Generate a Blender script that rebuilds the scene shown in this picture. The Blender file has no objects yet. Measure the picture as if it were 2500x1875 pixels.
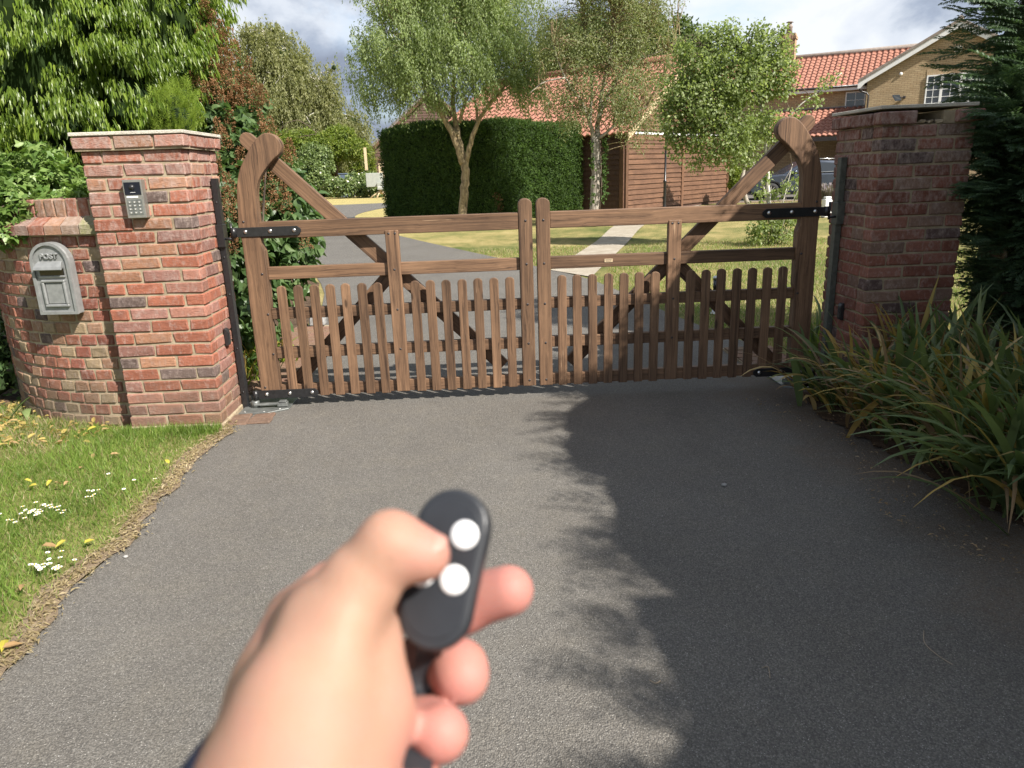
import bpy, bmesh, math, random
import numpy as np
from mathutils import Vector, Matrix
random.seed(7)
RNG = np.random.default_rng(11)
R = math.radians
SC = bpy.context.scene
COL = SC.collection

# ------------------------------------------------------------------ camera
YAW, PIT, ROL, FPX = 0.0374, 0.2830, -0.0337, 1780.4
CP = np.array([-0.3573, -4.7780, 1.4848])
_r0 = np.array([math.cos(YAW), -math.sin(YAW), 0.0])
CF = np.array([math.sin(YAW) * math.cos(PIT), math.cos(YAW) * math.cos(PIT), -math.sin(PIT)])
_u0 = np.cross(_r0, CF)
CR = _r0 * math.cos(ROL) + _u0 * math.sin(ROL)
CU = -_r0 * math.sin(ROL) + _u0 * math.cos(ROL)
cam = bpy.data.cameras.new('camera')
cam_o = bpy.data.objects.new('camera', cam)
COL.objects.link(cam_o)
m = Matrix(((CR[0], CU[0], -CF[0], CP[0]), (CR[1], CU[1], -CF[1], CP[1]), (CR[2], CU[2], -CF[2], CP[2]), (0, 0, 0, 1)))
cam_o.matrix_world = m
cam.sensor_width = 36.0
cam.lens = FPX / 2500 * 36
cam.clip_start = 0.02
cam.clip_end = 1000
cam.dof.use_dof = True
cam.dof.focus_distance = 5.0
cam.dof.aperture_fstop = 9.0
SC.camera = cam_o
SC.view_settings.view_transform = 'Standard'
SC.view_settings.look = 'None'
SC.view_settings.exposure = 1.25
SC.view_settings.gamma = 1.0
SC.cycles.use_denoising = True
SC.cycles.max_bounces = 6
SC.cycles.diffuse_bounces = 3
SC.cycles.transparent_max_bounces = 6

# ------------------------------------------------------------------ light
SUN = np.array([1.05, -1.0, 1.35]); SUN /= np.linalg.norm(SUN)
EL = math.asin(SUN[2]); AZ = math.atan2(SUN[0], SUN[1])      # azimuth clockwise from +Y
sl = bpy.data.lights.new('sun', 'SUN'); sl.energy = 4.2; sl.angle = R(0.55); sl.color = (1.0, 0.945, 0.87)
so = bpy.data.objects.new('sun', sl); COL.objects.link(so)
so.rotation_euler = Vector(-SUN).to_track_quat('-Z', 'Y').to_euler()
so.location = (6, -8, 12)

W = bpy.data.worlds.new('World'); SC.world = W; W.use_nodes = True
nt = W.node_tree; nt.nodes.clear()
def nd(t, kind, **kw):
    n = t.nodes.new(kind)
    for k, v in kw.items():
        if k == 'inp':
            for a, b in v.items(): n.inputs[a].default_value = b
        else: setattr(n, k, v)
    return n
def build_world():
    L = nt.links.new
    out = nd(nt, 'ShaderNodeOutputWorld')
    sky = nd(nt, 'ShaderNodeTexSky', sky_type='NISHITA', sun_disc=False, sun_elevation=EL, sun_rotation=AZ)
    bg1 = nd(nt, 'ShaderNodeBackground', inp={'Strength': 0.09}); L(sky.outputs[0], bg1.inputs[0])
    tc = nd(nt, 'ShaderNodeTexCoord')
    sep = nd(nt, 'ShaderNodeSeparateXYZ'); L(tc.outputs['Generated'], sep.inputs[0])
    zz = nd(nt, 'ShaderNodeMath', operation='ADD', inp={1: 0.42}); L(sep.outputs[2], zz.inputs[0])
    zm = nd(nt, 'ShaderNodeMath', operation='MAXIMUM', inp={1: 0.05}); L(zz.outputs[0], zm.inputs[0])
    dx = nd(nt, 'ShaderNodeMath', operation='DIVIDE'); L(sep.outputs[0], dx.inputs[0]); L(zm.outputs[0], dx.inputs[1])
    dy = nd(nt, 'ShaderNodeMath', operation='DIVIDE'); L(sep.outputs[1], dy.inputs[0]); L(zm.outputs[0], dy.inputs[1])
    cb = nd(nt, 'ShaderNodeCombineXYZ'); L(dx.outputs[0], cb.inputs[0]); L(dy.outputs[0], cb.inputs[1])
    n1 = nd(nt, 'ShaderNodeTexNoise', inp={'Scale': 1.7, 'Detail': 8.0, 'Roughness': 0.58, 'Distortion': 0.35})
    L(cb.outputs[0], n1.inputs['Vector'])
    mp = nd(nt, 'ShaderNodeMapping'); mp.inputs['Location'].default_value = (4.3, 1.7, 2.2); L(cb.outputs[0], mp.inputs[0])
    n2 = nd(nt, 'ShaderNodeTexNoise', inp={'Scale': 2.6, 'Detail': 10.0, 'Roughness': 0.55, 'Distortion': 0.25})
    L(mp.outputs[0], n2.inputs['Vector'])
    # brightness of cloud bodies: storm side at -x, bright side at +x
    br = nd(nt, 'ShaderNodeMapRange', inp={'From Min': -0.42, 'From Max': 0.55, 'To Min': 0.0, 'To Max': 1.0}); L(sep.outputs[0], br.inputs[0])
    s1 = nd(nt, 'ShaderNodeMath', operation='MULTIPLY_ADD', inp={1: 3.6, 2: -1.58}); L(n2.outputs[0], s1.inputs[0])
    s2 = nd(nt, 'ShaderNodeMath', operation='MULTIPLY_ADD', inp={1: 0.50}); L(br.outputs[0], s2.inputs[0]); L(s1.outputs[0], s2.inputs[2])
    rp = nd(nt, 'ShaderNodeValToRGB')
    e = rp.color_ramp.elements
    e[0].position = 0.05; e[0].color = (0.135, 0.155, 0.20, 1)
    e[1].position = 1.0; e[1].color = (0.41, 0.425, 0.445, 1)
    k = rp.color_ramp.elements.new(0.32); k.color = (0.185, 0.215, 0.27, 1)
    k = rp.color_ramp.elements.new(0.62); k.color = (0.33, 0.355, 0.395, 1)
    L(s2.outputs[0], rp.inputs[0])
    bg2 = nd(nt, 'ShaderNodeBackground', inp={'Strength': 1.0}); L(rp.outputs[0], bg2.inputs[0])
    mk = nd(nt, 'ShaderNodeMapRange', inp={'From Min': 0.30, 'From Max': 0.50, 'To Min': 0.25, 'To Max': 1.0}); L(n1.outputs[0], mk.inputs[0])
    mx = nd(nt, 'ShaderNodeMixShader'); L(mk.outputs[0], mx.inputs[0]); L(bg1.outputs[0], mx.inputs[1]); L(bg2.outputs[0], mx.inputs[2])
    L(mx.outputs[0], out.inputs[0])
build_world()

# ------------------------------------------------------------------ helpers
def ray(px, py):
    return CF + CR * (px - 1250) / FPX - CU * (py - 937.5) / FPX
def onY(px, py, Y):                       # point of the place seen at a photo position, on the plane y = Y
    v = ray(px, py); return CP + v * ((Y - CP[1]) / v[1])
def onG(px, py, Z=0.0):
    v = ray(px, py); return CP + v * ((Z - CP[2]) / v[2])
def tag(o, label=None, cat=None, group=None, kind=None):
    if label: o['label'] = label
    if cat: o['category'] = cat
    if group: o['group'] = group
    if kind: o['kind'] = kind
    return o
def empty(name, loc=(0, 0, 0), rz=0.0, **kw):
    o = bpy.data.objects.new(name, None); COL.objects.link(o)
    o.location = loc; o.rotation_euler = (0, 0, rz); o.empty_display_size = 0.2
    return tag(o, **kw)
def link(name, me, parent=None, loc=None, rot=None, **kw):
    o = bpy.data.objects.new(name, me); COL.objects.link(o)
    if parent is not None: o.parent = parent
    if loc is not None: o.location = loc
    if rot is not None: o.rotation_euler = rot
    return tag(o, **kw)

class MB:                                  # mesh accumulator on numpy arrays
    def __init__(s): s.v = []; s.l = []; s.n = []; s.m = []; s.c = []; s.k = 0; s.sm = []
    def add(s, v, faces, mi=0, col=None, smooth=False):
        v = np.asarray(v, float); 
        for f in faces:
            s.l.append(np.asarray(f) + s.k); s.n.append(len(f)); s.m.append(mi); s.sm.append(smooth)
        s.v.append(v); s.c.append(np.tile(np.array(col if col is not None else (1, 1, 1)), (len(v), 1))); s.k += len(v)
    def box(s, lo, hi, M=None, mi=0, col=None):
        x0, y0, z0 = lo; x1, y1, z1 = hi
        v = np.array([(x0,y0,z0),(x1,y0,z0),(x1,y1,z0),(x0,y1,z0),(x0,y0,z1),(x1,y0,z1),(x1,y1,z1),(x0,y1,z1)], float)
        if M is not None: v = v @ np.array(M.to_3x3()).T + np.array(M.translation)
        s.add(v, [(0,3,2,1),(4,5,6,7),(0,1,5,4),(1,2,6,5),(2,3,7,6),(3,0,4,7)], mi, col)
    def cbox(s, lo, hi, b=0.003, j=0.0, M=None, mi=0, col=None, fn=None):   # chamfered, slightly irregular box
        lo = np.array(lo, float); hi = np.array(hi, float); V = []; idx = {}
        for sx in (0, 1):
            for sy in (0, 1):
                for sz in (0, 1):
                    c = np.array([hi[0] if sx else lo[0], hi[1] if sy else lo[1], hi[2] if sz else lo[2]])
                    jj = (RNG.random(3) - .5) * 2 * j
                    for a in range(3):
                        q = c.copy()
                        for d in range(3):
                            if d != a: q[d] += b * (-1 if (sx, sy, sz)[d] else 1)
                        idx[(sx, sy, sz, a)] = len(V); V.append(q + jj)
        V = np.array(V); F = []
        for a in range(3):
            p, q = [d for d in range(3) if d != a]
            for sd in (0, 1):
                f = []
                for (i, k2) in ((0,0),(1,0),(1,1),(0,1)):
                    t = [0,0,0]; t[a] = sd; t[p] = i; t[q] = k2; f.append(idx[(*t, a)])
                if (sd == 0) != (a == 1): f = f[::-1]
                F.append(f)
        for a in range(3):
            p, q = [d for d in range(3) if d != a]
            for i in (0, 1):
                for k2 in (0, 1):
                    t0 = [0,0,0]; t0[p] = i; t0[q] = k2; t1 = list(t0); t1[a] = 1
                    f = [idx[(*t0, p)], idx[(*t1, p)], idx[(*t1, q)], idx[(*t0, q)]]
                    F.append(f)
        for sx in (0, 1):
            for sy in (0, 1):
                for sz in (0, 1): F.append([idx[(sx, sy, sz, a)] for a in range(3)])
        if fn is not None: V = fn(V)
        if M is not None: V = V @ np.array(M.to_3x3()).T + np.array(M.translation)
        s.add(V, F, mi, col)
    def tube(s, pts, rad, n=6, mi=0, col=None, cap=True):
        P = np.asarray(pts, float); rad = np.broadcast_to(np.asarray(rad, float), (len(P),))
        T = np.gradient(P, axis=0); T /= np.linalg.norm(T, axis=1)[:, None] + 1e-9
        up = np.array([0, 0, 1.0]) if abs(T[0][2]) < .9 else np.array([1.0, 0, 0])
        V = []; x = np.cross(up, T[0]); x /= np.linalg.norm(x)
        for i in range(len(P)):
            x = x - T[i] * (x @ T[i]); x /= np.linalg.norm(x) + 1e-9; y = np.cross(T[i], x)
            a = np.arange(n) * 2 * math.pi / n
            V.append(P[i] + rad[i] * (np.cos(a)[:, None] * x + np.sin(a)[:, None] * y))
        V = np.concatenate(V); F = []
        for i in range(len(P) - 1):
            for k2 in range(n):
                F.append((i*n+k2, i*n+(k2+1) % n, (i+1)*n+(k2+1) % n, (i+1)*n+k2))
        if cap: F.append(list(range(n))[::-1]); F.append([(len(P)-1)*n + q for q in range(n)])
        s.add(V, F, mi, col, True)
    def lathe(s, prof, n=20, M=None, mi=0, col=None):      # prof: (r, z)
        V = []; F = []
        for (r_, z) in prof:
            for q in range(n):
                a = q * 2 * math.pi / n; V.append((r_*math.cos(a), r_*math.sin(a), z))
        for i in range(len(prof)-1):
            for q in range(n): F.append((i*n+q, i*n+(q+1) % n, (i+1)*n+(q+1) % n, (i+1)*n+q))
        V = np.array(V)
        if M is not None: V = V @ np.array(M.to_3x3()).T + np.array(M.translation)
        s.add(V, F, mi, col, True)
    def prism(s, poly, y0, y1, mi=0, col=None, M=None, axis='xz'):    # polygon in XZ extruded along Y
        n = len(poly)
        if axis == 'xz': V = [(x, y0, z) for x, z in poly] + [(x, y1, z) for x, z in poly]
        else: V = [(x, y, y0) for x, y in poly] + [(x, y, y1) for x, y in poly]
        V = np.array(V, float)
        F = [list(range(n)), list(range(2*n-1, n-1, -1))] + [(i, i+n, (i+1) % n + n, (i+1) % n) for i in range(n)]
        if M is not None: V = V @ np.array(M.to_3x3()).T + np.array(M.translation)
        s.add(V, F, mi, col)
    def scatter(s, tv, tf, pos, X, Yv, Z, sc):              # template instanced by frames (leaves)
        N = len(pos)
        if N == 0: return
        tv = np.asarray(tv, float); sc = np.asarray(sc, float)
        if sc.ndim == 1: sc = sc[:, None] * np.ones(3)
        V = pos[:, None, :] + (tv[None, :, 0] * sc[:, None, 0])[..., None] * X[:, None, :] \
            + (tv[None, :, 1] * sc[:, None, 1])[..., None] * Yv[:, None, :] + (tv[None, :, 2] * sc[:, None, 2])[..., None] * Z[:, None, :]
        K = len(tv); s.v.append(V.reshape(-1, 3)); s.c.append(np.ones((N*K, 3)))
        fl = np.concatenate([np.asarray(f) for f in tf]); fn = np.array([len(f) for f in tf])
        s.l.append((fl[None, :] + (np.arange(N) * K)[:, None]).ravel() + s.k)
        s.n.append(np.tile(fn, N)); s.m.append(np.zeros(N*len(tf), int)); s.sm.append(np.zeros(N*len(tf), bool)); s.k += N * K
    def mesh(s, name, mats, vc=False):
        me = bpy.data.meshes.new(name)
        V = np.concatenate(s.v); Lp = np.concatenate([np.atleast_1d(a) for a in s.l]).astype(np.int32)
        n = np.concatenate([np.atleast_1d(a) for a in s.n]).astype(np.int32)
        mi = np.concatenate([np.atleast_1d(a) for a in s.m]).astype(np.int32)
        sm = np.concatenate([np.atleast_1d(a) for a in s.sm]).astype(bool)
        st = np.concatenate([[0], np.cumsum(n)[:-1]]).astype(np.int32)
        me.vertices.add(len(V)); me.vertices.foreach_set('co', V.astype(np.float32).ravel())
        me.loops.add(len(Lp)); me.loops.foreach_set('vertex_index', Lp)
        me.polygons.add(len(n)); me.polygons.foreach_set('loop_start', st)
        me.polygons.foreach_set('material_index', mi)
        for mt in (mats if isinstance(mats, (list, tuple)) else [mats]): me.materials.append(mt)
        if vc:
            at = me.color_attributes.new('tint', 'FLOAT_COLOR', 'POINT'); c = np.concatenate(s.c)
            at.data.foreach_set('color', np.concatenate([c, np.ones((len(c), 1))], 1).astype(np.float32).ravel())
        me.update(calc_edges=True); me.validate()
        if len(sm) == len(me.polygons): me.polygons.foreach_set('use_smooth', sm)
        return me
    def obj(s, name, mats, parent=None, loc=None, rot=None, vc=False, bevel=0, **kw):
        o = link(name, s.mesh(name, mats, vc), parent, loc, rot, **kw)
        if bevel: add_bevel(o, bevel)
        return o
def add_bevel(o, w, seg=2):
    b = o.modifiers.new('edge', 'BEVEL'); b.width = w; b.segments = seg; b.limit_method = 'ANGLE'; b.angle_limit = R(40); b.harden_normals = False
    return o
def smooth(o):
    o.data.polygons.foreach_set('use_smooth', [True] * len(o.data.polygons)); return o
def unit(a): return a / (np.linalg.norm(a, axis=-1, keepdims=True) + 1e-9)
def frames(d, nrm):
    X = unit(d); Y = unit(np.cross(nrm, X)); Z = np.cross(X, Y); return X, Y, Z
def rv(n): return unit(RNG.normal(size=(n, 3)))

# ------------------------------------------------------------------ materials
MATS = {}
def mat(name):
    mt = bpy.data.materials.new(name); mt.use_nodes = True; t = mt.node_tree; t.nodes.clear()
    o = nd(t, 'ShaderNodeOutputMaterial'); b = nd(t, 'ShaderNodeBsdfPrincipled'); t.links.new(b.outputs[0], o.inputs[0])
    MATS[name] = mt
    return mt, t, b, o
def ramp(t, fac, stops):
    n = nd(t, 'ShaderNodeValToRGB'); e = n.color_ramp.elements
    e[0].position, e[0].color = stops[0][0], (*stops[0][1], 1)
    e[1].position, e[1].color = stops[-1][0], (*stops[-1][1], 1)
    for p, c in stops[1:-1]: k = e.new(p); k.color = (*c, 1)
    t.links.new(fac, n.inputs[0]); return n.outputs[0]
def mixc(t, fac, a, b, mode='MIX'):
    n = nd(t, 'ShaderNodeMix', data_type='RGBA', blend_type=mode)
    if isinstance(fac, (int, float)): n.inputs[0].default_value = fac
    else: t.links.new(fac, n.inputs[0])
    for i, x in ((6, a), (7, b)):
        if isinstance(x, tuple): n.inputs[i].default_value = (*x, 1)
        else: t.links.new(x, n.inputs[i])
    return n.outputs[2]
def noise(t, vec, scale, detail=4, rough=.55, dist=0):
    n = nd(t, 'ShaderNodeTexNoise', inp={'Scale': scale, 'Detail': detail, 'Roughness': rough, 'Distortion': dist})
    if vec is not None: t.links.new(vec, n.inputs['Vector'])
    return n.outputs[0]
def mapr(t, v, a, b, c=0., d=1.):
    n = nd(t, 'ShaderNodeMapRange', inp={'From Min': a, 'From Max': b, 'To Min': c, 'To Max': d}); t.links.new(v, n.inputs[0]); return n.outputs[0]
def math_(t, op, a, b=None):
    n = nd(t, 'ShaderNodeMath', operation=op)
    for i, x in enumerate((a, b)):
        if x is None: continue
        if isinstance(x, (int, float)): n.inputs[i].default_value = x
        else: t.links.new(x, n.inputs[i])
    return n.outputs[0]
def bump(t, b, h, strength=.4, dist=.002):
    n = nd(t, 'ShaderNodeBump', inp={'Strength': strength, 'Distance': dist}); t.links.new(h, n.inputs['Height']); t.links.new(n.outputs[0], b.inputs['Normal']); return n
def coords(t, kind='Object'): return nd(t, 'ShaderNodeTexCoord').outputs[kind]
def worldpos(t): return nd(t, 'ShaderNodeNewGeometry').outputs['Position']
def mapping(t, v, scale=(1, 1, 1), loc=(0, 0, 0), rot=(0, 0, 0)):
    n = nd(t, 'ShaderNodeMapping'); n.inputs['Scale'].default_value = scale; n.inputs['Location'].default_value = loc; n.inputs['Rotation'].default_value = rot
    t.links.new(v, n.inputs[0]); return n.outputs[0]

def plain(name, col, rough=.5, metal=0., var=.12, nscale=40, spec=.5, bmp=0.):
    mt, t, b, o = mat(name); c = coords(t)
    n = noise(t, c, nscale, 5)
    lo = tuple(x*(1-var) for x in col); hi = tuple(min(1, x*(1+var)) for x in col)
    t.links.new(ramp(t, n, [(.3, lo), (.7, hi)]), b.inputs['Base Color'])
    b.inputs['Roughness'].default_value = rough; b.inputs['Metallic'].default_value = metal
    b.inputs['Specular IOR Level'].default_value = spec
    if bmp: bump(t, b, n, bmp, .002)
    return mt
def leafmat(name, c1, c2, c3=None, rough=.45, trans=.35, spec=.4, big=1.2):
    mt, t, b, o = mat(name)
    g = nd(t, 'ShaderNodeNewGeometry'); stops = [(0, c1), (.6, c2), (1, c3 or c2)]
    col = ramp(t, g.outputs['Random Per Island'], stops)
    nz = noise(t, g.outputs['Position'], big, 3)
    col = mixc(t, mapr(t, nz, .35, .65, 0, .55), col, tuple(x*.55 for x in c1))
    t.links.new(col, b.inputs['Base Color']); b.inputs['Roughness'].default_value = rough; b.inputs['Specular IOR Level'].default_value = spec
    tr = nd(t, 'ShaderNodeBsdfTranslucent'); tc = mixc(t, .6, col, tuple(min(1, x*1.6) for x in (c2[0]*1.1, c2[1]*1.15, c2[2]*.5))); t.links.new(tc, tr.inputs[0])
    mx = nd(t, 'ShaderNodeMixShader', inp={0: trans}); t.links.new(b.outputs[0], mx.inputs[1]); t.links.new(tr.outputs[0], mx.inputs[2])
    t.links.new(mx.outputs[0], o.inputs[0]); return mt

def m_brick():
    mt, t, b, o = mat('fired_brick'); c = worldpos(t)
    vc = nd(t, 'ShaderNodeVertexColor', layer_name='tint').outputs[0]
    n1 = noise(t, c, 45, 6, .65); n2 = noise(t, c, 9, 4); n3 = noise(t, mapping(t, c, (26, 26, 15)), 1.5, 6, .72)
    col = mixc(t, mapr(t, noise(t, c, 5.5, 3, .6), .45, .72, 0, .55), vc, mixc(t, 1.0, vc, (.70, .78, .86), 'MULTIPLY')); vc = col; col = mixc(t, mapr(t, n1, .35, .75, 0, .6), vc, mixc(t, 1.0, vc, (.55, .5, .5), 'MULTIPLY'))
    sz_ = nd(t, 'ShaderNodeSeparateXYZ'); t.links.new(c, sz_.inputs[0]); n3b = math_(t, 'ADD', n3, mapr(t, sz_.outputs[2], .9, 1.75, 0, .12)); col = mixc(t, mapr(t, n3b, .50, .80, 0, .75), col, (.44, .35, .31)); low_ = math_(t, 'MULTIPLY', mapr(t, math_(t, 'ADD', sz_.outputs[2], math_(t, 'MULTIPLY', n2, -.35)), -.1, .22, .6, 0), 1.0); col = mixc(t, low_, col, (.13, .10, .07)); col = mixc(t, mapr(t, noise(t, c, 140, 4, .7), .45, .7, 0, .35), col, mixc(t, 1.0, col, (1.35, 1.3, 1.25), 'MULTIPLY'))
    col = mixc(t, mapr(t, n2, .62, .75, 0, .45), col, (.12, .075, .07))
    t.links.new(col, b.inputs['Base Color']); b.inputs['Roughness'].default_value = .85; b.inputs['Specular IOR Level'].default_value = .25
    bump(t, b, math_(t, 'ADD', noise(t, mapping(t, c, (1, 1, 2.2)), 55, 8, .75), math_(t, 'MULTIPLY', n2, .6)), 1.0, .009); return mt
def m_mortar():
    mt, t, b, o = mat('mortar'); c = worldpos(t)
    col = ramp(t, noise(t, c, 14, 6, .7), [(.3, (.22, .17, .115)), (.55, (.35, .285, .195)), (.75, (.42, .36, .27))])
    t.links.new(col, b.inputs['Base Color']); b.inputs['Roughness'].default_value = .95; b.inputs['Specular IOR Level'].default_value = .1
    bump(t, b, noise(t, c, 260, 4, .7), .7, .003); return mt
def m_wood(name, dark, light, worn, lines=.5):
    mt, t, b, o = mat(name)
    oi = nd(t, 'ShaderNodeObjectInfo'); rnd = oi.outputs['Random']
    cb = nd(t, 'ShaderNodeCombineXYZ'); 
    for i, k in enumerate((13.7, 5.1, 9.3)): t.links.new(math_(t, 'MULTIPLY', rnd, k), cb.inputs[i])
    va = nd(t, 'ShaderNodeVectorMath', operation='ADD'); t.links.new(coords(t), va.inputs[0]); t.links.new(cb.outputs[0], va.inputs[1])
    v = va.outputs[0]
    low = noise(t, mapping(t, v, (5, 5, 1.1)), 2.2, 3, .5, .4)
    vd = nd(t, 'ShaderNodeVectorMath', operation='MULTIPLY_ADD'); vd.inputs[1].default_value = (1, 1, 1)
    t.links.new(v, vd.inputs[0])
    s3 = nd(t, 'ShaderNodeCombineXYZ'); t.links.new(math_(t, 'MULTIPLY', low, .045), s3.inputs[0]); t.links.new(math_(t, 'MULTIPLY', low, .03), s3.inputs[1]); t.links.new(s3.outputs[0], vd.inputs[2])
    fine = noise(t, mapping(t, vd.outputs[0], (150, 150, 2.2)), 1.0, 5, .65)
    ring = noise(t, mapping(t, vd.outputs[0], (34, 34, .7)), 1.0, 4, .6, .8)
    big = noise(t, mapping(t, v, (3, 3, 2.0)), 1.3, 4, .6)
    g = math_(t, 'ADD', math_(t, 'MULTIPLY', fine, .5), math_(t, 'MULTIPLY', ring, .5))
    mid = tuple((a+b2)/2 for a, b2 in zip(dark, light))
    col = ramp(t, g, [(.36, dark), (.47, mid), (.62, light)])
    col = mixc(t, mapr(t, big, .35, .7, 0, .65), col, mixc(t, 1.0, col, (.52, .50, .50), 'MULTIPLY'))
    scr = noise(t, mapping(t, vd.outputs[0], (95, 95, 1.0), (3, 2, 7)), 1.0, 3, .5)
    gate = noise(t, mapping(t, v, (6, 6, 3), (9, 1, 2)), 1.5, 2)
    col = mixc(t, math_(t, 'MULTIPLY', mapr(t, scr, .69, .74), mapr(t, gate, .45, .6, 0, lines)), col, worn)
    # knots
    vo = nd(t, 'ShaderNodeTexVoronoi', inp={'Scale': 1.0}); t.links.new(mapping(t, v, (14, 8, 4.2)), vo.inputs['Vector'])
    kn = mapr(t, vo.outputs['Distance'], .10, .17, 1, 0)
    kg = mapr(t, nd_sep(t, vo.outputs['Color']), .80, .82)
    col = mixc(t, math_(t, 'MULTIPLY', math_(t, 'MULTIPLY', kn, kg), .75), col, tuple(x*.35 for x in dark))
    vr = mapr(t, rnd, 0, 1, .72, 1.22)
    hv = nd(t, 'ShaderNodeHueSaturation'); t.links.new(col, hv.inputs['Color']); t.links.new(vr, hv.inputs['Value'])
    t.links.new(hv.outputs[0], b.inputs['Base Color']); b.inputs['Roughness'].default_value = .62; b.inputs['Specular IOR Level'].default_value = .35
    bump(t, b, g, .5, .0025); return mt
def nd_sep(t, c):
    s = nd(t, 'ShaderNodeSeparateColor'); t.links.new(c, s.inputs[0]); return s.outputs[0]
def m_asphalt():
    mt, t, b, o = mat('asphalt'); c = worldpos(t)
    vo = nd(t, 'ShaderNodeTexVoronoi', inp={'Scale': 190.0}); t.links.new(c, vo.inputs['Vector'])
    v2 = nd(t, 'ShaderNodeTexVoronoi', inp={'Scale': 290.0}); t.links.new(c, v2.inputs['Vector'])
    r1 = nd_sep(t, vo.outputs['Color']); r2 = nd_sep(t, v2.outputs['Color'])
    col = ramp(t, r1, [(0, (.122, .113, .100)), (.5, (.156, .145, .128)), (.9, (.190, .178, .158)), (1, (.23, .215, .19))])
    col = mixc(t, mapr(t, vo.outputs['Distance'], .42, .70, 0, .45), col, (.040, .038, .035))
    chip = math_(t, 'MULTIPLY', mapr(t, r2, .90, .95), mapr(t, v2.outputs['Distance'], .25, .42, 1, 0))
    col = mixc(t, math_(t, 'MULTIPLY', chip, mapr(t, noise(t, c, 21, 2), .3, .65, .3, 1)), col, (.58, .56, .52))
    big = noise(t, c, .9, 5, .6); mid = noise(t, c, 6, 4, .6)
    col = mixc(t, mapr(t, big, .3, .7, 0, .6), col, mixc(t, 1.0, col, (.70, .68, .66), 'MULTIPLY')); col = mixc(t, mapr(t, noise(t, mapping(t, c, (1, .35, 1)), 1.6, 4, .7), .56, .70, 0, .35), col, mixc(t, 1.0, col, (.62, .60, .60), 'MULTIPLY'))
    col = mixc(t, mapr(t, mid, .45, .75, 0, .3), col, mixc(t, 1.0, col, (1.3, 1.25, 1.12), 'MULTIPLY'))
    # brown organic dust towards the right edge
    sx = nd(t, 'ShaderNodeSeparateXYZ'); t.links.new(c, sx.inputs[0])
    ed = math_(t, 'ADD', sx.outputs[0], math_(t, 'MULTIPLY', noise(t, c, 2.4, 5, .65), 1.5))
    front = mapr(t, sx.outputs[1], .4, .7, 1, 0)
    fac = math_(t, 'MULTIPLY', math_(t, 'MULTIPLY', mapr(t, ed, 1.95, 2.6, 0, .75), front), mapr(t, noise(t, c, 60, 3, .7), .38, .6, .35, 1))
    col = mixc(t, fac, col, (.13, .085, .05))
    t.links.new(col, b.inputs['Base Color']); b.inputs['Roughness'].default_value = .8; b.inputs['Specular IOR Level'].default_value = .35
    bump(t, b, math_(t, 'SUBTRACT', noise(t, c, 90, 3), vo.outputs['Distance']), .75, .005); return mt
def m_soil(name, a, bb, cc, scale=6):
    mt, t, b, o = mat(name); c = worldpos(t)
    n = noise(t, c, scale, 8, .7); n2 = noise(t, c, scale*14, 4, .7)
    col = ramp(t, math_(t, 'ADD', math_(t, 'MULTIPLY', n, .6), math_(t, 'MULTIPLY', n2, .4)), [(.35, a), (.5, bb), (.66, cc)])
    t.links.new(col, b.inputs['Base Color']); b.inputs['Roughness'].default_value = .95; b.inputs['Specular IOR Level'].default_value = .1
    bump(t, b, n2, .8, .012); return mt
def m_lawn():
    mt, t, b, o = mat('lawn_turf'); c = worldpos(t)
    n = noise(t, c, .55, 6, .62); n2 = noise(t, mapping(t, c, (1, 1.0, 1)), 38, 5, .75); n3 = noise(t, c, 4.5, 4)
    f = math_(t, 'ADD', math_(t, 'MULTIPLY', n, .55), math_(t, 'ADD', math_(t, 'MULTIPLY', n2, .25), math_(t, 'MULTIPLY', n3, .2)))
    col = ramp(t, f, [(.38, (.075, .105, .028)), (.46, (.16, .165, .055)), (.54, (.30, .25, .10)), (.64, (.42, .34, .16))])
    sx = nd(t, 'ShaderNodeSeparateXYZ'); t.links.new(c, sx.inputs[0])
    dry = mapr(t, math_(t, 'SUBTRACT', sx.outputs[1], math_(t, 'MULTIPLY', sx.outputs[0], .9)), 12, 22, 0, .75)
    col = mixc(t, dry, col, ramp(t, n2, [(.35, (.33, .27, .10)), (.65, (.52, .43, .19))]))
    t.links.new(col, b.inputs['Base Color']); b.inputs['Roughness'].default_value = .9; b.inputs['Specular IOR Level'].default_value = .15
    bump(t, b, n2, 1.0, .03); return mt
def m_glass(name, col, rough=.06):
    mt, t, b, o = mat(name); b.inputs['Base Color'].default_value = (*col, 1); b.inputs['Roughness'].default_value = rough; b.inputs['Specular IOR Level'].default_value = .8
    return mt
def m_skin():
    mt, t, b, o = mat('skin'); c = coords(t)
    vc = nd(t, 'ShaderNodeVertexColor', layer_name='tint').outputs[0]
    n = noise(t, c, 70, 5, .6); n2 = noise(t, c, 380, 3, .6)
    col = mixc(t, mapr(t, n, .35, .7, 0, .25), vc, mixc(t, 1.0, vc, (.93, .78, .72), 'MULTIPLY'))
    t.links.new(col, b.inputs['Base Color']); b.inputs['Roughness'].default_value = .6; b.inputs['Specular IOR Level'].default_value = .25
    b.inputs['Subsurface Weight'].default_value = .35; b.inputs['Subsurface Scale'].default_value = .006
    b.inputs['Subsurface Radius'].default_value = (1.0, .35, .2)
    bump(t, b, math_(t, 'ADD', math_(t, 'MULTIPLY', n, .5), math_(t, 'MULTIPLY', n2, .5)), .25, .0012); return mt
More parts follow.
